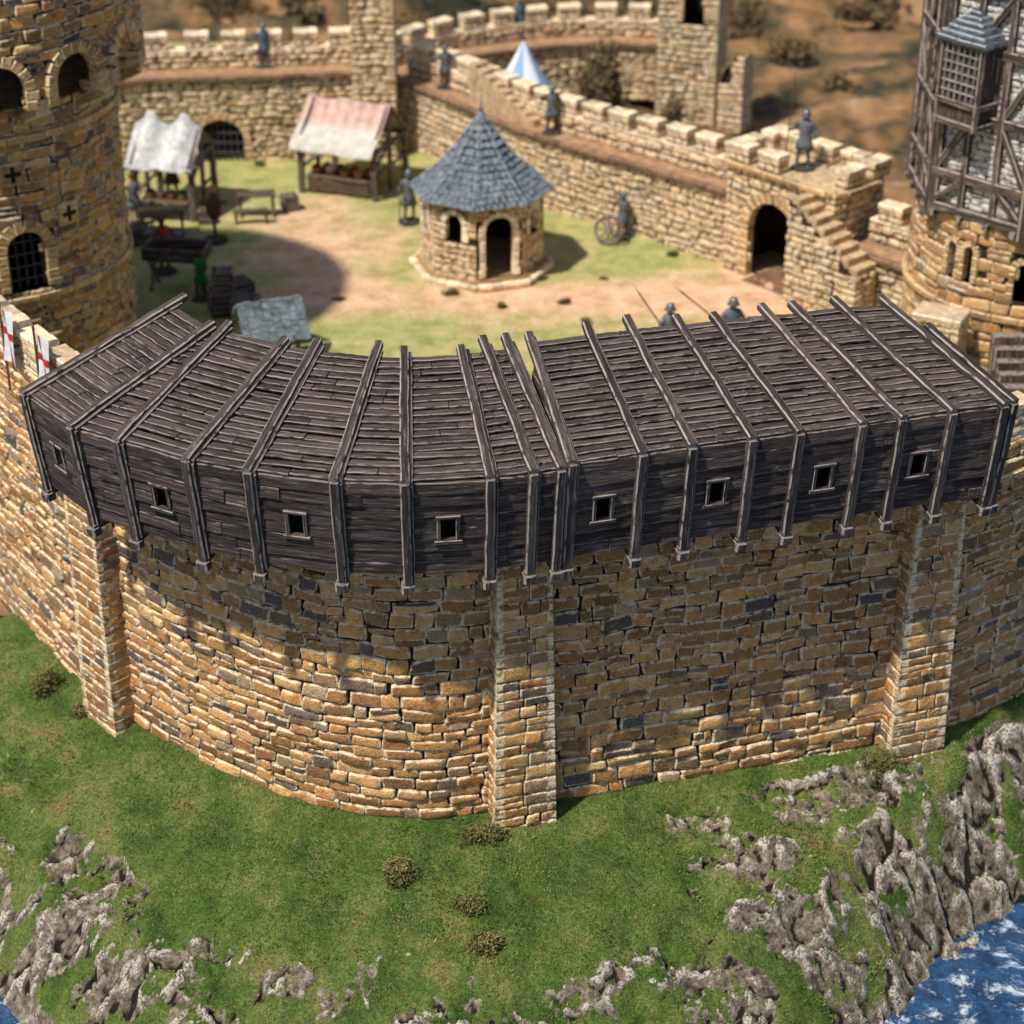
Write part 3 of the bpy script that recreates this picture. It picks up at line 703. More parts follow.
# gatehouse
GA = math.atan2(-.744, .668); GT = V((.668, -.744, 0)); GN = V((-.744, -.668, 0)); gc = V((9.0, 25.4, 0))
P = rectp((gc.x, gc.y), 2.1, 1.1, GA)
op = (1.9, 2.0, ZC, 3.2)
parts = [masonry('stonework', P, ZC-.3, 5.1, hi=False, seed=361, ops=[op], ch=(.18, .31), sl=(.28, .7), depth=.07, mat=M_STONE2), voussoirs(P, op, thick=.34, proud=.1)]
B = MB(); B.box(gc+V((0, 0, 5.09)), GT*2.09, -GN*1.08, (0, 0, .04), .01); parts.append(B.obj('walkway', M_STEP))
Pp = rectp((gc.x, gc.y), 2.15, 1.15, GA)
parts.append(boxes_along('ledge', Pp, .05, 5.05, .2, .16, M_VOUS))
B = MB(); B.box(gc+GN*.25+V((0, 0, ZC+.03)), GT*1.0, GN*1.3, (0, 0, .03), .01); parts.append(B.obj('threshold', M_LEDGE))
ge = thing('gatehouse', 'ochre stone gatehouse with a round-arched doorway', 'gatehouse', (gc.x, gc.y, ZC), parts)
put_merlons(ge, Pp, -.2, 5.15, first=.45, pitch=1.2, protos=MERC, skip=lambda q: 2.7 < q < 4.6)
B = MB(); S0 = gc+GT*1.15+GN*1.5
for k in range(8):
    z = 4.95-k*.22; B.box(S0+GT*(.17+k*.33)+V((0, 0, (z+ZC)/2)), (0, 0, (z-ZC)/2), GT*.165, GN*.46, .03, 1, .01)
sto = B.obj('steps', M_STEP)
SA = S0+GN*.52; SB = SA+GT*2.68; SC_ = SB-GN*.95
Sp = Path([tuple((SA-GT*.02).xy), tuple(SB.xy), tuple(SC_.xy)], corners=True)
sw = masonry('stonework', Sp, ZC-.2, 5.0, hi=False, seed=371, topfn=lambda s: 5.0-np.minimum(s, 2.7)*.66, ch=(.17, .28), sl=(.26, .6), depth=.06, mat=M_STONE2)
thing('stone_stairs', 'wide stone steps descending from the gatehouse top', 'stairs', (S0.x, S0.y, ZC), [sto, sw])

# ============================================================ LEFT TOWER
TC = (-15.05, 20.2); R = 4.0; P = circle(TC, R)
def ang_s(P, X, R, TC):
    a = 2*math.pi-math.acos((X-TC[0])/R); return a*R
ops = [(ang_s(P, -13.0, R, TC), 1.15, 4.75, 5.85)]
parts = [masonry('stonework', P, ZC-.4, 11.6, hi=True, seed=401, ops=ops, batter=.05)]
parts.append(voussoirs(P, ops[0], thick=.3, proud=.14, dep=.4))
parts.append(boxes_along('ledge', circle(TC, R+.1), 0, 4.5, .2, .16, M_VOUS, ln=.6)); parts.append(boxes_along('ledge', circle(TC, R+.1), 0, 8.9, .22, .16, M_VOUS, ln=.6))
nC = 14; RP = R+.85; PP = circle(TC, RP); pit = PP.L/nC
aops = [(pit*(k+.5), pit*.66, 9.0, 10.4) for k in range(nC)]
parts.append(masonry('parapet', PP, 9.9, 12.75, seed=403, ops=aops))
for op in aops: parts.append(voussoirs(PP, (op[0], op[1], 9.9, op[3]), thick=.28, proud=.14, dep=.4))
parts.append(masonry('machicolation_shade_ring', circle(TC, R+.16), 9.75, 11.4, hi=False, seed=405, depth=.03, mat=M_RECESS_SHADE))  # ring added behind the arches, its dark colour deepens the recess shadow
for k in range(nC):
    a = 2*math.pi*k/nC; d = V((math.cos(a), math.sin(a), 0)); t = V((-d.y, d.x, 0)); c = V((TC[0], TC[1], 0)); B = MB()
    B.beam(c+d*(R-.1)+V((0, 0, 9.35)), c+d*(RP+.04)+V((0, 0, 9.8)), .42, .3, up=(0, 0, 1), ch=.05); B.beam(c+d*(R-.1)+V((0, 0, 9.9)), c+d*(RP+.08)+V((0, 0, 9.95)), .42, .24, up=(0, 0, 1), ch=.05)
    parts.append(B.obj('corbel', M_VOUS))
me = bpy.data.meshes.new('roof_deck'); nn_ = 48
me.from_pydata([(TC[0]+(RP-.02)*math.cos(2*math.pi*k/nn_), TC[1]+(RP-.02)*math.sin(2*math.pi*k/nn_), 11.55) for k in range(nn_)], [], [list(range(nn_))]); parts.append(mk('roof_deck', me, M_FLAG))
B = MB(); sx_, sy_, nx, ny = [float(t) for t in P.at(ops[0][0], -.1)]; T = V((-ny, nx, 0))
for k in np.linspace(-.45, .45, 5): B.beam(V((sx_, sy_, 4.75))+T*k, V((sx_, sy_, 6.3))+T*k, .05, .05, ch=.01)
for z in (5.0, 5.35, 5.7, 6.05): B.beam(V((sx_, sy_, z))-T*.55, V((sx_, sy_, z))+T*.55, .05, .05, ch=.01)
parts.append(B.obj('grille', M_IRON))
def cross(Xc, z):
    x_, y_, nx, ny = [float(t) for t in P.at(ang_s(P, Xc, R, TC), .09)]; T = V((-ny, nx, 0)); c = V((x_, y_, z)); q = V((nx, ny, 0))
    B = MB(); B.box(c, T*.3, V((0, 0, .3)), q*.07, .02); o1 = B.obj('cross_slit', M_VOUS)
    B = MB(); B.box(c+q*.01, T*.22, V((0, 0, .06)), q*.072, .01); B.box(c+q*.012, V((0, 0, .22)), T*.06, q*.072, .01); o2 = B.obj('slit_opening', M_DARK); o2.parent = o1; parts.append(o1)
cross(-13.1, 8.0); cross(-12.0, 6.6)
thing('round_tower', 'massive round ochre stone tower with machicolations and barred window', 'castle tower', (TC[0], TC[1], ZC), parts)

# ============================================================ RIGHT TOWER
TC2 = (15.1, 20.6); R2 = 3.55; P = circle(TC2, R2)
def s2x(X): return ang_s(P, X, R2, TC2)
sa_ = s2x(12.4)
ops = [(sa_-.27, .36, 4.4, 5.3), (sa_+.27, .36, 4.4, 5.3), (s2x(13.9), .6, 4.2, 5.0)]
parts = [masonry('stonework', P, ZC-.5, 6.3, seed=501, ops=ops, batter=.1, mat=M_STONE2)]
for op in ops: parts.append(voussoirs(P, op, thick=.16, proud=.14, dep=.3, mat=M_VOUS))
parts.append(boxes_along('ledge', circle(TC2, R2+.12), 0, 3.6, .24, .18, M_VOUS, ln=.6))
R3 = 3.75; a0 = rad(22.5+180); oc = [(TC2[0]+R3*math.cos(a0+k*math.pi/4), TC2[1]+R3*math.sin(a0+k*math.pi/4)) for k in range(9)]
parts.append(masonry('infill', Path(oc, corners=True), 6.25, 14, hi=False, seed=503, mat=M_GREY, ch=(.14, .24), sl=(.18, .4), depth=.04))
B = MB()
zs = [6.3, 7.25, 9.0, 10.8, 12.4, 14]
for k in range(8):
    p, q = V((*oc[k], 0)), V((*oc[k+1], 0)); d = (q-p).normalized(); nn = V((d.y, -d.x, 0)); up = V((0, 0, 1)); w = (q-p).length
    B.beam(p+nn*.03+up*6.0, p+nn*.03+up*14, .36, .36, up=nn, ch=.04, n=8, jit=.015)
    for z in zs: B.beam(p+nn*.1+up*z, q+nn*.1+up*z, .22, .26, ch=.03, n=4, jit=.012)
    for f in (.33, .67): B.beam(p.lerp(q, f)+nn*.09+up*6.3, p.lerp(q, f)+nn*.09+up*14, .18, .24, up=nn, ch=.03, n=8, jit=.015)
    for a, b, z_0, z_1 in ((.0, .33, 6.4, 7.2), (.67, 1, 7.2, 6.4), (.0, .33, 7.3, 8.9), (.67, 1, 8.9, 7.3), (.67, 1, 9.1, 10.7), (0, .33, 10.7, 9.1), (.33, .67, 10.9, 12.3), (.67, 1, 12.5, 13.9)):
        B.beam(p.lerp(q, a)+nn*.1+up*z_0, p.lerp(q, b)+nn*.1+up*z_1, .15, .2, up=nn, ch=.025, n=4, jit=.012)
    for f in (.05, .35, .65, .95): B.beam(p.lerp(q, f)+nn*.3+up*6.15, p.lerp(q, f)-nn*.4+up*6.05, .16, .2, ch=.03)
parts.append(B.obj('timber_frame', M_WOOD3))
me = bpy.data.meshes.new('soffit'); me.from_pydata([(x, y, 6.27) for x, y in oc[:8]], [], [list(range(8))]); parts.append(mk('soffit', me, M_WOOD2))
tw = thing('half_timbered_tower', 'tall tower with stone base and dark half-timbered upper storeys', 'castle tower', (TC2[0], TC2[1], ZC), parts)
d = V((-.80, -.6, 0)).normalized(); t = V((-d.y, d.x, 0)); c = V((TC2[0], TC2[1], 0))+d*3.75
B = MB()
B.box(c+V((0, 0, 10.0)), (0, 0, 1.05), t*.62, d*.42, .03)
for sx in (-.66, .66):
    for dd in (-.3, .44): B.beam(c+t*sx+d*dd+V((0, 0, 8.8)), c+t*sx+d*dd+V((0, 0, 11.1)), .15, .15, ch=.025, n=3, jit=.01)
for z in (8.9, 9.45, 11.05): B.box(c+d*.46+V((0, 0, z)), t*.74, (0, 0, .08), d*.06, .02); B.box(c+t*-.69+V((0, 0, z)), d*.46, (0, 0, .08), t*.06, .02); B.box(c+t*.69+V((0, 0, z)), d*.46, (0, 0, .08), t*.06, .02)
orl = B.obj('oriel_window', M_WOOD3)
B = MB()
for k in np.linspace(-.5, .5, 6): B.beam(c+d*.47+t*k+V((0, 0, 9.5)), c+d*.47+t*k+V((0, 0, 11.0)), .045, .045, ch=.01)
for z in np.linspace(9.75, 10.75, 5): B.beam(c+d*.47-t*.58+V((0, 0, z)), c+d*.47+t*.58+V((0, 0, z)), .045, .045, ch=.01)
lat = B.obj('lattice', grain_mat('grey_lattice', (.10, .09, .085), (.26, .235, .22), (.5, .47, .44)))
B = MB()
for r_ in range(6):
    f = r_/6; z = 11.12+f*.8; hw = .80*(1-f)+.05; dp = .58*(1-f)+.03
    B.box(c+V((0, 0, z)), t*hw, d*dp, (0, 0, .065), .03, 4, .012)
orf = B.obj('roof', grain_mat('grey_slate', (.05, .055, .06), (.12, .135, .15), (.40, .43, .45), .4, .9, 5, 9))
child(tw, orl)
lat.parent = orl; orf.parent = orl

# ============================================================ GAZEBO
GC = V((-.96, 26.5, 0))
octp = lambda R, ph: [(GC.x+R*math.sin(rad(18)+ph+k*math.pi/4+math.pi/8)*1, GC.y-R*math.cos(rad(18)+ph+k*math.pi/4+math.pi/8)) for k in range(9)]
P = Path(octp(1.93, 0), corners=True); side = P.L/8
ops = []
for k in range(8):
    sc = side*(k+.5)
    if k == 7: ops.append((sc, 1.0, ZC+.3, 3.3))
    else: ops.append((sc, .66, 2.95, 3.5))
parts = [masonry('stonework', P, ZC+.2, 4.25, hi=False, seed=601, ops=ops, ch=(.15, .24), sl=(.22, .5), depth=.055, mat=M_STONE2)]
for op in ops: parts.append(voussoirs(P, op, thick=.17, proud=.09, dep=.24, mat=M_CAP))
B = MB()
B.lathe((GC.x, GC.y, ZC-.05), [(2.32, 0), (2.32, .17)], 8, a0=rad(18-90+22.5)); B.lathe((GC.x, GC.y, ZC+.08), [(2.12, 0), (2.12, .18)], 8, a0=rad(18-90+22.5))
parts.append(B.obj('base_step', M_VOUS))
pr = Path(octp(2.34, 0), step=.05); parts.append(boxes_along('kerb', pr, -.1, ZC+.1, .22, .16, M_CAP, ln=.35))
B = MB(); rows = 13; ap = V((GC.x, GC.y, 6.5)); ev = [V((x, y, 4.15)) for x, y in octp(2.2, 0)]
for k in range(8):
    a, b = ev[k], ev[k+1]
    for r_ in range(rows):
        f = (r_+.4)/rows; p, q = a.lerp(ap, f), b.lerp(ap, f)
        sag = V((0, 0, -.28*math.sin(math.pi*f)*.8)); p, q = p+sag, q+sag
        w = (q-p).length; n = max(1, round(w/.21)); sl = ((ap-(a+b)/2)).normalized(); d = (q-p).normalized(); nn = d.cross(sl).normalized()
        if nn.z < 0: nn = -nn
        for m in range(n):
            c = p.lerp(q, (m+.5)/n)
            B.box(c+nn*random.uniform(0, .03)+sl*random.uniform(-.02, .02), sl*.14-nn*.04, d*(w/n/2-.008), nn*.028, .014)
parts.append(B.obj('roof', M_SLATE))
B = MB()
for k in range(8):
    a = ev[k]
    for m in range(9):
        f0, f1 = m/9, (m+.9)/9
        B.beam(a.lerp(ap, f0)+V((0, 0, .05-.23*math.sin(math.pi*f0))), a.lerp(ap, f1)+V((0, 0, .03-.23*math.sin(math.pi*f1))), .12, .08, ch=.02)
parts.append(B.obj('roof_ridges', M_SLATE))
B = MB(); B.lathe((GC.x, GC.y, 6.3), [(.16, 0), (.10, .12), (.05, .2), (.09, .28), (.03, .4), (.015, .75)], 10); parts.append(B.obj('finial', M_SLATE, True))
me = bpy.data.meshes.new('ceiling'); me.from_pydata([(x, y, 4.1) for x, y in octp(2.15, 0)[:8]], [], [list(range(8))]); parts.append(mk('ceiling', me, M_WOOD2))
thing('gazebo', 'octagonal stone well house with blue-grey shingled conical roof', 'gazebo', (GC.x, GC.y, ZC), parts)

# ============================================================ STALLS
def cloth(name, x0, x1, prof, mat, n=14, sag=.08, peaks=False):
    vs = []; m = len(prof)
    for i in range(n+1):
        f = i/n; x = x0+(x1-x0)*f
        for j, (y, z) in enumerate(prof):
            dz = -sag*abs(math.sin(f*math.pi*2))
            if peaks and 0 < j < m-1: dz = -.55*abs(math.cos(f*math.pi*2))**1.2*(1 if j == 3 else .5)
            vs.append((x, y, z+dz+random.uniform(-.02, .02)))
    fs = [(i*m+j, (i+1)*m+j, (i+1)*m+j+1, i*m+j+1) for i in range(n) for j in range(m-1)]
    me = bpy.data.meshes.new(name); me.from_pydata(vs, [], fs); return mk(name, me, mat, True)
N = NT('faded_canvas'); ob = N.obj(); sy = N.n('ShaderNodeSeparateXYZ'); N.set(sy.inputs[0], ob); n1 = N.noise(ob, 3.5, 5, .7)
wv = N.math('SINE', N.math('MULTIPLY', sy.outputs[0], 14)); pk = N.mix(N.smooth(wv, -.6, .6), (.58, .34, .28), (.64, .43, .35))
c = N.mix(N.smooth(N.math('ADD', sy.outputs[2], N.math('MULTIPLY', N.math('SUBTRACT', n1, .5), .6)), 3.7, 3.95), (.64, .58, .50), pk)
N.col(N.mix(.7, c, N.ramp(n1, [(.3, (.5,)*3), (.65, (1.15,)*3)]), 'MULTIPLY')); N.bump(n1, .5, .05); M_CANVAS = N.m
def stall(cx, cy, w, d, hz, ridge_z, mat, label, ang=0, peaks=False):
    parts = []; xs = (cx-w/2, cx+w/2)
    for x in xs:
        for y in (cy-d/2, cy+d/2):
            B = MB(); B.beam((x, y, ZC-.05), (x, y, hz), .2, .2, ch=.03, n=4, jit=.015); parts.append(B.obj('post', M_WOOD3))
    B = MB()
    for y in (cy-d/2, cy+d/2): B.beam((xs[0]-.1, y, hz), (xs[1]+.1, y, hz), .14, .16, n=4, jit=.01)
    for x in xs:
        rz = ridge_z-(.5 if peaks else 0)
        B.beam((x, cy-d/2, hz), (x, cy+d/2, hz), .14, .16); B.beam((x, cy-d/2-.2, hz), (x, cy, rz), .12, .12); B.beam((x, cy+d/2+.2, hz), (x, cy, rz), .12, .12)
        B.beam((x, cy, ZC), (x, cy, rz), .14, .14); B.beam((x, cy-d/2, hz-.6), (x, cy, hz), .1, .1); B.beam((x, cy+d/2, hz-.6), (x, cy, hz), .1, .1)
        B.beam((x, cy-d/2, ZC+.9), (x, cy+d/2, ZC+.9), .1, .1)
    parts.append(B.obj('frame', M_WOOD3))
    parts.append(cloth('canopy', xs[0]-.25, xs[1]+.1, [(cy-d/2-.35, hz-.05), (cy-d/2-.33, hz+.1), (cy-d/4-.1, (hz+ridge_z)/2+.02), (cy, ridge_z+.1), (cy+d/4+.1, (hz+ridge_z)/2+.02), (cy+d/2+.35, hz)], mat, peaks=peaks))
    B = MB(); B.box((cx, cy-d*.34, ZC+.62), (w*.42, 0, 0), (0, .45, 0), (0, 0, .05), .02, 5, .01)
    for sx in (-.38, .38):
        for dy_ in (-.35, .35): B.beam((cx+w*sx, cy-d*.34+dy_, ZC), (cx+w*sx, cy-d*.34+dy_, ZC+.6), .1, .1)
    B.box((cx, cy-d*.34-.38, ZC+.32), (w*.42, 0, 0), (0, .03, 0), (0, 0, .2), .01, 4, .01)
    parts.append(B.obj('counter', M_WOOD2))
    e = thing('market_stall', label, 'market stall', (cx, cy, ZC), parts); e.rotation_euler = (0, 0, ang)
    return e
stall(-5.55, 34.0, 2.8, 2.6, 3.2, 4.5, M_CANVAS, 'timber market stall with faded pink and cream canopy', -.38)
stall(-11.45, 31.6, 2.0, 2.2, 3.45, 4.9, M_GCLOTH, 'timber market stall with peaked grey-white canvas canopy', -.2, True)
def basket(x, y, z, mat, nm, lab, cat):
    B = MB(); B.lathe((x, y, z), [(.14, 0), (.19, .14), (.20, .16), (.17, .16)], 12); b = B.obj('basket_body', M_BREAD)
    B = MB()
    for k in range(7):
        a = k*1.05; r = .10 if k < 6 else 0; B.lathe((x+r*math.cos(a), y+r*math.sin(a), z+.13+(.07 if k == 6 else 0)), [(.03, 0), (.07, .03), (.075, .07), (.05, .11), (.005, .13)], 8)
    thing(nm, lab, cat, (x, y, z), [b, B.obj('goods', mat, True)], 'goods on the market stalls')
for k, mt in enumerate([M_RED, M_BREAD, M_WHITE, M_RED, M_GREEN, M_RED, M_BREAD, M_RED]):
    lx, ly = -.95+k*.27, -1.0+.28*(k % 2); ca, sa = math.cos(-.38), math.sin(-.38)
    basket(-5.55+lx*ca-ly*sa, 34.0+lx*sa+ly*ca, ZC+.68, mt, 'basket', 'small round basket of produce on a stall counter', 'basket')
for k, mt in enumerate([M_BLUE, M_WHITE, M_BREAD, M_GREEN]):
    lx, ly = -.6+k*.38, -.8; ca, sa = math.cos(-.2), math.sin(-.2)
    basket(-11.45+lx*ca-ly*sa, 31.6+lx*sa+ly*ca, ZC+.68, mt, 'basket', 'small round basket of produce on a stall counter', 'basket')

def crate(x, y, z, s, ang, lab):
    B = MB(); ca, sa = math.cos(ang), math.sin(ang); t = V((ca, sa, 0)); d = V((-sa, ca, 0)); c = V((x, y, z))
    for k in range(4):
        zz = s*(.13+.25*k)
        for sg in (-1, 1):
            B.box(c+d*sg*s*.47+V((0, 0, zz)), t*s*.48, (0, 0, s*.115), d*s*.03, .01); B.box(c+t*sg*s*.47+V((0, 0, zz)), d*s*.44, (0, 0, s*.115), t*s*.03, .01)
    for a in (-1, 1):
        for b in (-1, 1): B.box(c+t*a*s*.49+d*b*s*.49+V((0, 0, s*.5)), (0, 0, s*.5), t*s*.05, d*s*.05, .01)
    bd = B.obj('crate_body', M_WOOD3)
    B = MB()
    for k in range(4): B.box(c+t*s*(-.375+.25*k)+V((0, 0, s*.99)), d*s*.5, t*s*.115, (0, 0, s*.03), .01)
    thing('crate', lab, 'crate', (x, y, z), [bd, B.obj('lid', M_WOOD3)], 'wooden crates in the courtyard')
CL = 'dark slatted wooden crate standing on the courtyard grass'
crate(-8.75, 22.6, ZC, .75, .3, CL); crate(-8.0, 22.2, ZC, .7, -.2, CL); crate(-8.35, 23.5, ZC, .7, .6, CL); crate(-8.7, 22.65, ZC+.77, .6, .1, 'small dark wooden crate stacked on another crate'); crate(-7.6, 31.6, ZC, .5, .4, CL); crate(-12.2, 28.4, ZC, .6, .4, CL); crate(-10.3, 30.2, ZC, .5, .2, CL)

def table(x, y, w, d, h, ang, label, name='wooden_table', trough=False, mat=M_WOOD2):
    t = V((math.cos(ang), math.sin(ang), 0)); dd = V((-t.y, t.x, 0)); c = V((x, y, ZC)); B = MB()
    for k in range(4): B.box(c+dd*d*(-.375+.25*k)+V((0, 0, h)), t*w/2, dd*d*.12, (0, 0, .035), .015, 4, .01)
    top = B.obj('table_top', mat); legs = []
    for a in (-.42, .42):
        B = MB(); B.beam(c+t*w*a-dd*d*.4, c+t*w*a+dd*d*.4+V((0, 0, h)), .1, .1); B.beam(c+t*w*a+dd*d*.4, c+t*w*a-dd*d*.4+V((0, 0, h)), .1, .1); legs.append(B.obj('leg', mat))
    parts = [top]+legs
    if trough:
        B = MB()
        for sg in (-1, 1): B.box(c+dd*sg*d*.5+V((0, 0, h+.2)), t*w/2, (0, 0, .2), dd*.03, .015, 4, .01); B.box(c+t*sg*w*.5+V((0, 0, h+.2)), dd*d/2, (0, 0, .2), t*.03, .015)
        parts.append(B.obj('side_boards', mat))
    return thing(name, label, 'table', (x, y, ZC), parts)
table(-10.35, 24.6, 1.9, 1.0, 1.05, -.15, 'dark wooden trough table on crossed legs', 'wooden_trough', True, M_WOOD3)
table(-8.65, 31.0, 1.3, .6, .75, .15, 'dark wooden trestle table on the grass')
table(-8.75, 30.2, 1.2, .3, .45, .15, 'low wooden bench beside a trestle table', 'wooden_bench')
table(-11.5, 28.9, 1.5, .8, .9, .2, 'dark wooden work table near the white stall')
table(-11.2, 27.4, 1.2, .7, .8, -.2, 'dark wooden work table near the round tower', mat=M_WOOD3)

c = V((-9.75, 28.6, ZC)); B = MB(); B.lathe(c, [(.42, 0), (.42, .07), (.3, .12)], 16); b1 = B.obj('base', M_MINI)
B = MB(); B.beam(c, c+V((0, 0, 1.9)), .11, .11, n=4, jit=.01); B.beam(c+V((-.45, 0, 1.35)), c+V((.45, 0, 1.35)), .09, .09); b2 = B.obj('post', M_WOOD2)
B = MB(); B.lathe(c+V((0, 0, .75)), [(.12, 0), (.24, .2), (.28, .55), (.16, .78), (.1, .82)], 12, sy=.7); b3 = B.obj('straw_torso', M_BROWN, True)
B = MB(); B.lathe(c+V((0, 0, 1.6)), [(.05, 0), (.14, .1), (.15, .2), (.08, .32), (.01, .35)], 12); b4 = B.obj('straw_head', M_BREAD, True)
thing('training_dummy', 'brown straw training dummy on a post with round base', 'training dummy', c, [b1, b2, b3, b4])

c = V((3.15, 28.3, ZC+.48)); B = MB(); u_ = V((.95, -.3, 0)).normalized(); w_ = V((.08, .25, 1)).normalized()
for k in range(16):
    a, b = 2*math.pi*k/16, 2*math.pi*(k+1)/16
    B.beam(c+u_*.44*math.cos(a)+w_*.44*math.sin(a), c+u_*.44*math.cos(b)+w_*.44*math.sin(b), .09, .09, up=u_.cross(w_), ch=.02)
rim = B.obj('rim', M_WOOD3); B = MB()
for k in range(8): a = math.pi*k/4; B.beam(c, c+u_*.42*math.cos(a)+w_*.42*math.sin(a), .06, .06, up=u_.cross(w_), ch=.01)
B.box(c, u_.cross(w_)*.12, u_*.11, w_*.11, .03); sp_ = B.obj('spokes', M_WOOD3)
thing('cart_wheel', 'brown spoked wooden wheel propped up on the courtyard grass', 'wheel', (c.x, c.y, ZC), [rim, sp_])

c = V((-7.0, 19.6, ZC)); parts = []
for sx in (-.7, .7):
    for sy_ in (-.55, .55): B = MB(); B.beam(c+V((sx, sy_, 0)), c+V((sx, sy_, .95)), .13, .13); parts.append(B.obj('post', M_WOOD2))
B = MB()
for k in range(8):
    f = k/8
    for sg in (-1, 1):
        for m in range(8):
            B.box(c+V((-.9+m*.24+.1+random.uniform(-.02, .02), sg*(.85*(1-f)+.03), .85+f*.85+random.uniform(-.02, .02))), (.11, 0, 0), V((0, sg*.08, -.075)), V((0, sg*.015, .02)), .012)
parts.append(B.obj('roof', M_SLATE)); sh = thing('slate_shelter', 'small open timber shelter with blue-grey slate roof', 'shelter', c, parts); sh.rotation_euler = (0, 0, .35)

# ============================================================ PEOPLE
def person_mesh(nm, arms, legs):
    J = {'pel': ((0, 0, .96), .15), 'sp': ((0, 0, 1.15), .135), 'ch': ((0, 0, 1.38), .165), 'nk': ((0, -.01, 1.54), .065), 'hd': ((0, -.03, 1.64), .10), 'ht': ((0, -.03, 1.76), .085)}
    E = [('pel', 'sp'), ('sp', 'ch'), ('ch', 'nk'), ('nk', 'hd'), ('hd', 'ht')]
    for s, sg in (('l', 1), ('r', -1)):
        el, ha = arms[s]; kn, an = legs[s]
        J['sh'+s] = ((sg*.2, 0, 1.43), .075); J['el'+s] = (el, .055); J['wr'+s] = (ha, .04)
        hv = (V(ha)-V(el)).normalized(); J['ha'+s] = (tuple(V(ha)+hv*.1), .045)
        J['hp'+s] = ((sg*.10, 0, .9), .105); J['kn'+s] = (kn, .07); J['an'+s] = (an, .045); J['to'+s] = ((an[0], an[1]-.17, .05), .04)
        E += [('ch', 'sh'+s), ('sh'+s, 'el'+s), ('el'+s, 'wr'+s), ('wr'+s, 'ha'+s), ('pel', 'hp'+s), ('hp'+s, 'kn'+s), ('kn'+s, 'an'+s), ('an'+s, 'to'+s)]
    ks = list(J); me = bpy.data.meshes.new(nm); me.from_pydata([J[k][0] for k in ks], [(ks.index(a), ks.index(b)) for a, b in E], [])
    ob = bpy.data.objects.new(nm, me); COL.objects.link(ob)
    ob.modifiers.new('Skin', 'SKIN')
    for k, sv in zip(ks, me.skin_vertices[0].data): sv.radius = (J[k][1],)*2; sv.use_root = (k == 'pel')
    sb = ob.modifiers.new('S', 'SUBSURF'); sb.levels = 2; sb.render_levels = 2
    dg = bpy.context.evaluated_depsgraph_get(); m2 = bpy.data.meshes.new_from_object(ob.evaluated_get(dg))
    bpy.data.objects.remove(ob)
    m2.materials.clear(); m2.polygons.foreach_set('use_smooth', [True]*len(m2.polygons)); return m2
LEG = {'l': ((.14, -.05, .5), (.16, .02, .09)), 'r': ((-.15, -.08, .5), (-.2, -.06, .09))}
A1 = {'l': ((.34, .02, 1.18), (.38, -.2, 1.1)), 'r': ((-.36, -.02, 1.2), (-.42, -.25, 1.25))}
A2 = {'l': ((.33, -.08, 1.2), (.12, -.3, 1.2)), 'r': ((-.4, -.1, 1.28), (-.4, -.35, 1.5))}
PM = [person_mesh('person', A1, LEG), person_mesh('person', A2, LEG)]
def person(x, y, z, ang, pose, cloth_m, body_m, label, spear=None, shield=False, hat=True, s=1.0):
    me = PM[pose].copy(); me.materials.append(body_m); o = bpy.data.objects.new('person', me); COL.objects.link(o)
    kids = []
    B = MB(); B.lathe((0, 0, 0), [(.30, .62), (.25, .8), (.185, .98), (.19, 1.15), (.235, 1.34), (.17, 1.5), (.08, 1.53)], 14, sy=.78); kids.append(B.obj('tunic', cloth_m, True))
    if hat: B = MB(); B.lathe((0, -.03, 1.66), [(.17, 0), (.13, .03), (.125, .09), (.09, .17), (.02, .2)], 14); kids.append(B.obj('helmet', M_STEEL, True))
    else: B = MB(); B.lathe((0, -.005, 1.64), [(.10, 0), (.12, .06), (.115, .12), (.07, .19), (.01, .2)], 12); kids.append(B.obj('hair', M_BROWN, True))
    B = MB(); B.lathe((0, 0, 0), [(.38, -.02), (.38, .03), (.34, .06)], 18); kids.append(B.obj('base', M_MINI))
    if spear:
        h = V((-.43, -.34, 1.28)) if pose == 0 else V((-.4, -.42, 1.57)); d = V(spear).normalized()
        B = MB(); B.beam(h-d*1.1, h+d*1.5, .04, .04, ch=.01); B.beam(h+d*1.5, h+d*1.75, .08, .02, ch=.005, taper=.1); kids.append(B.obj('spear', M_WOOD2))
    for k in kids: k.parent = o
    o.location = (x, y, z); o.rotation_euler = (0, 0, ang); o.scale = (s,)*3; tag(o, label, 'person', 'castle garrison figures'); return o
person(-3.45, 30.3, ZC+.02, .4, 0, M_TUNIC, M_STEEL, 'armoured guard in grey tunic standing beside the stone well house', spear=(.05, 0, 1))
person(3.65, 28.9, ZC+.02, -.5, 1, M_TUNIC, M_BROWN, 'guard in grey standing behind a propped wooden wheel', s=.85)
person(4.45, 18.8, ZC+.02, .6, 0, M_TUNIC, M_STEEL, 'helmeted spearman in grey holding a slanted spear', spear=(-.6, .1, .9), s=1.05)
person(6.25, 19.0, ZC+.02, .3, 0, M_BLUE, M_STEEL, 'helmeted spearman in blue tunic holding a slanted spear', spear=(-.9, .1, .8), s=1.1)
person(gc.x-.1, gc.y-.1, 5.15, -.4, 0, M_TUNIC, M_STEEL, 'guard with spear standing on top of the gatehouse', spear=(.05, 0, 1))
person(1.35, 32.1, 4.03, .1, 1, M_TUNIC, M_BROWN, 'guard in grey tunic on the wall walkway', s=.9)
person(-2.4, 37.2, 4.03, .1, 0, M_TUNIC, M_STEEL, 'guard in grey tunic with spear on the wall walkway', spear=(0, 0, 1), s=.85)
person(-8.9, 37.5, 4.73, .2, 0, M_BLUE, M_STEEL, 'guard in blue-grey tunic on the wall above the gate', s=.85)
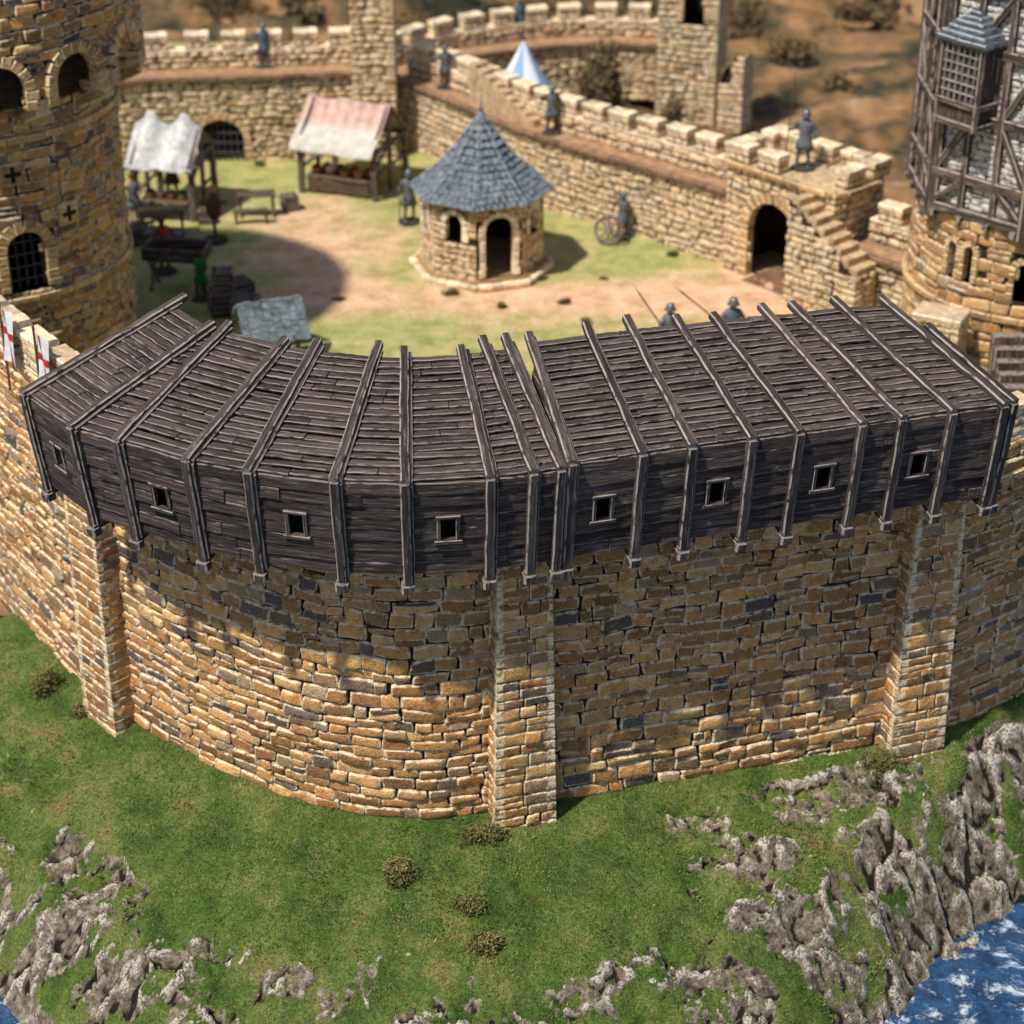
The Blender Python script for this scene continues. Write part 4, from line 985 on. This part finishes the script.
person(.3, 45.4, 3.53, .1, 0, M_BLUE, M_STEEL, 'guard in blue-grey tunic on the distant wall walkway', s=.9)
person(-11.0, 25.9, ZC+.02, .8, 1, M_RED, M_BROWN, 'person in red tunic working behind the wooden trough', hat=False)
person(-9.5, 23.6, ZC+.02, -.6, 1, M_GREEN, M_BROWN, 'person in green tunic beside the wooden trough', hat=False, s=.9)
person(-11.7, 32.4, ZC+.02, .0, 1, M_BROWN, M_SKIN, 'stallholder in brown tunic behind the counter', hat=False)
person(-12.6, 30.0, ZC+.02, .5, 1, M_TUNIC, M_SKIN, 'customer in grey tunic standing near the white stall', hat=False)

# ============================================================ VEGETATION
N = NT('shrub_leaves'); r = N.attr('rnd').outputs['Fac']; N.col(N.ramp(r, [(0, (.035, .05, .012)), (.5, (.11, .11, .03)), (1, (.25, .21, .08))])); N.b.inputs['Roughness'].default_value = .9; M_LEAF = N.m
N = NT('tree_leaves'); r = N.attr('rnd').outputs['Fac']; N.col(N.ramp(r, [(0, (.04, .035, .018)), (.5, (.12, .085, .04)), (1, (.24, .17, .08))])); N.b.inputs['Roughness'].default_value = .9; M_TLEAF = N.m
N = NT('heather_leaves'); r = N.attr('rnd').outputs['Fac']; N.col(N.ramp(r, [(0, (.035, .032, .014)), (.5, (.10, .072, .032)), (1, (.22, .14, .065))])); N.b.inputs['Roughness'].default_value = .9; M_HLEAF = N.m
def leafmesh(name, c, rx, ry, rz, n, size, mat, seed):
    g = np.random.default_rng(seed); nc = 16
    cc = g.normal(size=(nc, 3)); cc /= np.linalg.norm(cc, axis=1)[:, None]; cc *= g.uniform(.25, .75, (nc, 1)); cc[:, 2] = np.abs(cc[:, 2])
    k = g.integers(0, nc, n); p = cc[k]+g.normal(size=(n, 3))*.2; br = np.clip(.25+.5*(p[:, 2])+.35*(k % 3)/2+g.uniform(-.15, .15, n), 0, 1)
    p = p*np.array([rx, ry, rz]); p[:, 2] = np.maximum(p[:, 2], -.03); p += np.array(c)
    a = g.normal(size=(n, 3)); a /= np.linalg.norm(a, axis=1)[:, None]; b = g.normal(size=(n, 3)); b -= (b*a).sum(1)[:, None]*a; b /= np.linalg.norm(b, axis=1)[:, None]
    s = size*g.uniform(.6, 1.4, (n, 1)); v = np.stack([p-a*s, p+b*s*.5, p+a*s, p-b*s*.5], 1).reshape(-1, 3)
    me = quad_mesh(name, v, np.arange(4*n).reshape(-1, 4)); attr_set(me, 'rnd', 'FLOAT', 'POINT', np.repeat(br, 4)); return mk(name, me, mat)
def shrub(x, y, z, r_, h, seed, n=2200):
    o_ = leafmesh('shrub', (0, 0, 0), r_, r_*.85, h, n, .03 if r_ < .8 else .06, M_LEAF, seed); o_.location = (x, y, z)
    tag(o_, 'small olive-green scrubby bush on the grass', 'bush', 'scrubby bushes')
for k, (x, y, r_, h) in enumerate([(-10.7, 5.0, .5, .65), (8.0, 1.75, .6, .95), (-.6, -.6, .5, .3), (-2.3, -1.75, .48, .4), (-.85, -2.4, .42, .28), (-9.7, 4.0, .3, .2), (-.5, -3.3, .4, .3)]):
    shrub(x, y, gz(x, y)-.03, r_, h, 900+k, 3200)
for k, (x, y, r_) in enumerate([(-1.9, 24.1, .33), (1.6, 23.4, .25), (.9, 25.3, .28), (2.2, 21.9, .22), (9.2, 22.9, .42), (5.2, 27.3, .25), (-9.1, 36.0, .3), (-5.3, 23.6, .2), (-.3, 23.1, .2), (-7.0, 21.2, .3), (2.9, 25.2, .18)]):
    shrub(x, y, ZC, r_, r_*.8, 930+k, 700)
def tree(x, y, z, h, seed, label):
    B = MB(); B.beam((x, y, z), (x+.1, y, z+h*.75), .28, .28, n=6, jit=.03, taper=.35)
    for k in range(9):
        a = k*2.4; zz = z+h*(.25+.05*k); B.beam((x+.04, y, zz), (x+math.cos(a)*h*.22, y+math.sin(a)*h*.22, zz+h*.16), .09, .09, n=2, jit=.02, taper=.3)
    tr = B.obj('trunk', M_WOOD2); cr = leafmesh('crown', (x, y, z+h*.3), h*.24, h*.24, h*.62, 5000, .08, M_TLEAF, seed)
    thing('tree', label, 'tree', (x, y, z), [tr, cr])
tree(3.4, 39.5, ZC, 4.1, 1, 'small russet-brown tree behind the curtain wall')
tree(5.9, 38.0, ZC, 2.0, 2, 'low brown shrubby tree behind the curtain wall')
R_ = random.Random(4); cnt = 0
while cnt < 80:
    y = R_.uniform(31, 82); x = R_.uniform(-16, 24)
    if y < 50 and x < 10: continue
    if (x-7.3)*.744+(y-26.2)*.668 < 6 and y < 50: continue
    ih = int(np.clip(round((x+160)/320*259), 0, 259)); jh = int(np.clip(round((y-8.2)/131.8*259), 0, 259))
    z = max(float(HZ[ih, jh]), -.3 if y > 52 else .3)
    sz = R_.uniform(.6, 1.5)*(1.4 if y > 55 else 1)
    sb_ = leafmesh('shrub', (0, 0, 0), sz, sz, sz*.7, 500, .16, M_HLEAF if R_.random() < .65 else M_TLEAF, 1200+cnt)
    sb_.location = (x, y, z); tag(sb_, 'brown heather bush on the russet moorland', 'bush', 'moorland bushes'); cnt += 1

# tent
c = V((.42, 37.6, ZC)); vs = []; fs = []; seg = 24; ts = 1.25
N = NT('striped_tent'); a = N.attr('edge').outputs['Fac']; N.col(N.mix(a, (.78, .80, .84), (.26, .42, .60))); M_TENT = N.m
me = bpy.data.meshes.new('canopy'); prof = [(1.0, 0), (1.0, 1.3), (1.25, 1.35), (.8, 2.0), (.36, 2.7), (.02, 3.3)]
for r_, z in prof:
    for k in range(seg): a_ = 2*math.pi*k/seg; vs.append((c.x+r_*math.cos(a_)*ts*.95, c.y+r_*math.sin(a_)*ts*.95, c.z+z*ts))
ed = []
for i in range(5):
    for k in range(seg): fs.append((i*seg+k, i*seg+(k+1) % seg, (i+1)*seg+(k+1) % seg, (i+1)*seg+k)); ed.append(float((k//3) % 2))
me.from_pydata(vs, [], fs); attr_set(me, 'edge', 'FLOAT', 'FACE', ed); cn = mk('canopy', me, M_TENT)
B = MB(); B.beam(c, c+V((0, 0, 3.7*ts)), .06, .06); thing('tent', 'blue and white striped conical tent with a pole', 'tent', c, [cn, B.obj('pole', M_WOOD2)])

def banner(s):
    x, y, nx, ny = [float(t) for t in WP.at(s, .2)]; T = V((-ny, nx, 0)); Nn = V((nx, ny, 0)); c = V((x, y, 0)); B = MB()
    B.beam(c+V((0, 0, 6.6)), c+V((0, 0, 8.75)), .05, .05, ch=.01); pole = B.obj('pole', M_WOOD2)
    def sheet(nm, a0, a1, z0_, z1_, off, mat):
        vs = []; n = 10
        for i in range(n+1):
            f = a0+(a1-a0)*i/n
            for j in range(n+1):
                z = z0_+(z1_-z0_)*j/n; vs.append(tuple(c+T*f+Nn*(off+.05*math.sin(f*9+z*2))+V((0, 0, z))))
        fs = [(i*(n+1)+j, (i+1)*(n+1)+j, (i+1)*(n+1)+j+1, i*(n+1)+j+1) for i in range(n) for j in range(n)]
        me = bpy.data.meshes.new(nm); me.from_pydata(vs, [], fs); return mk(nm, me, mat, True)
    fl = sheet('flag', 0, .6, 7.35, 8.65, .0, M_WHITE); c1 = sheet('red_cross_upright', .23, .37, 7.35, 8.65, .012, M_RED); c2 = sheet('red_cross_arm', 0, .6, 8.0, 8.16, .016, M_RED)
    e = thing('banner', 'white banner with red cross hanging from the wall parapet', 'banner', c+V((0, 0, 6.6)), [pole, fl], 'banners on the wall')
    c1.parent = fl; c2.parent = fl
banner(WP.sx(-10.9)); banner(WP.sx(-9.85))

# ============================================================ LIGHT, WORLD, CAMERA
sd = V((-.743, -.669, 1.66)).normalized()
L = bpy.data.lights.new('sun', 'SUN'); L.energy = 5.0; L.angle = rad(2.2); L.color = (1, .945, .86)
so = bpy.data.objects.new('sun', L); COL.objects.link(so); so.rotation_euler = sd.to_track_quat('Z', 'Y').to_euler()
w = bpy.data.worlds.new('World'); scene.world = w; w.use_nodes = True; nt = w.node_tree
sk = nt.nodes.new('ShaderNodeTexSky'); sk.sky_type = 'NISHITA'; sk.sun_disc = False; sk.sun_elevation = math.asin(sd.z); sk.sun_rotation = math.atan2(sd.x, sd.y) % (2*math.pi)
bg = nt.nodes['Background']; nt.links.new(sk.outputs[0], bg.inputs[0]); bg.inputs[1].default_value = .105
cd = bpy.data.cameras.new('camera'); cam = bpy.data.objects.new('camera', cd); COL.objects.link(cam)
cam.location = (0, -33.3, 25.6); cam.rotation_euler = (rad(90-29), 0, 0); cd.lens = 70.3; cd.sensor_width = 36; cd.clip_end = 2000; cd.clip_start = .5
cd.dof.use_dof = True; cd.dof.focus_distance = 38.5; cd.dof.aperture_fstop = .34
scene.camera = cam
scene.view_settings.view_transform = 'Standard'; scene.view_settings.look = 'None'; scene.view_settings.exposure = 0
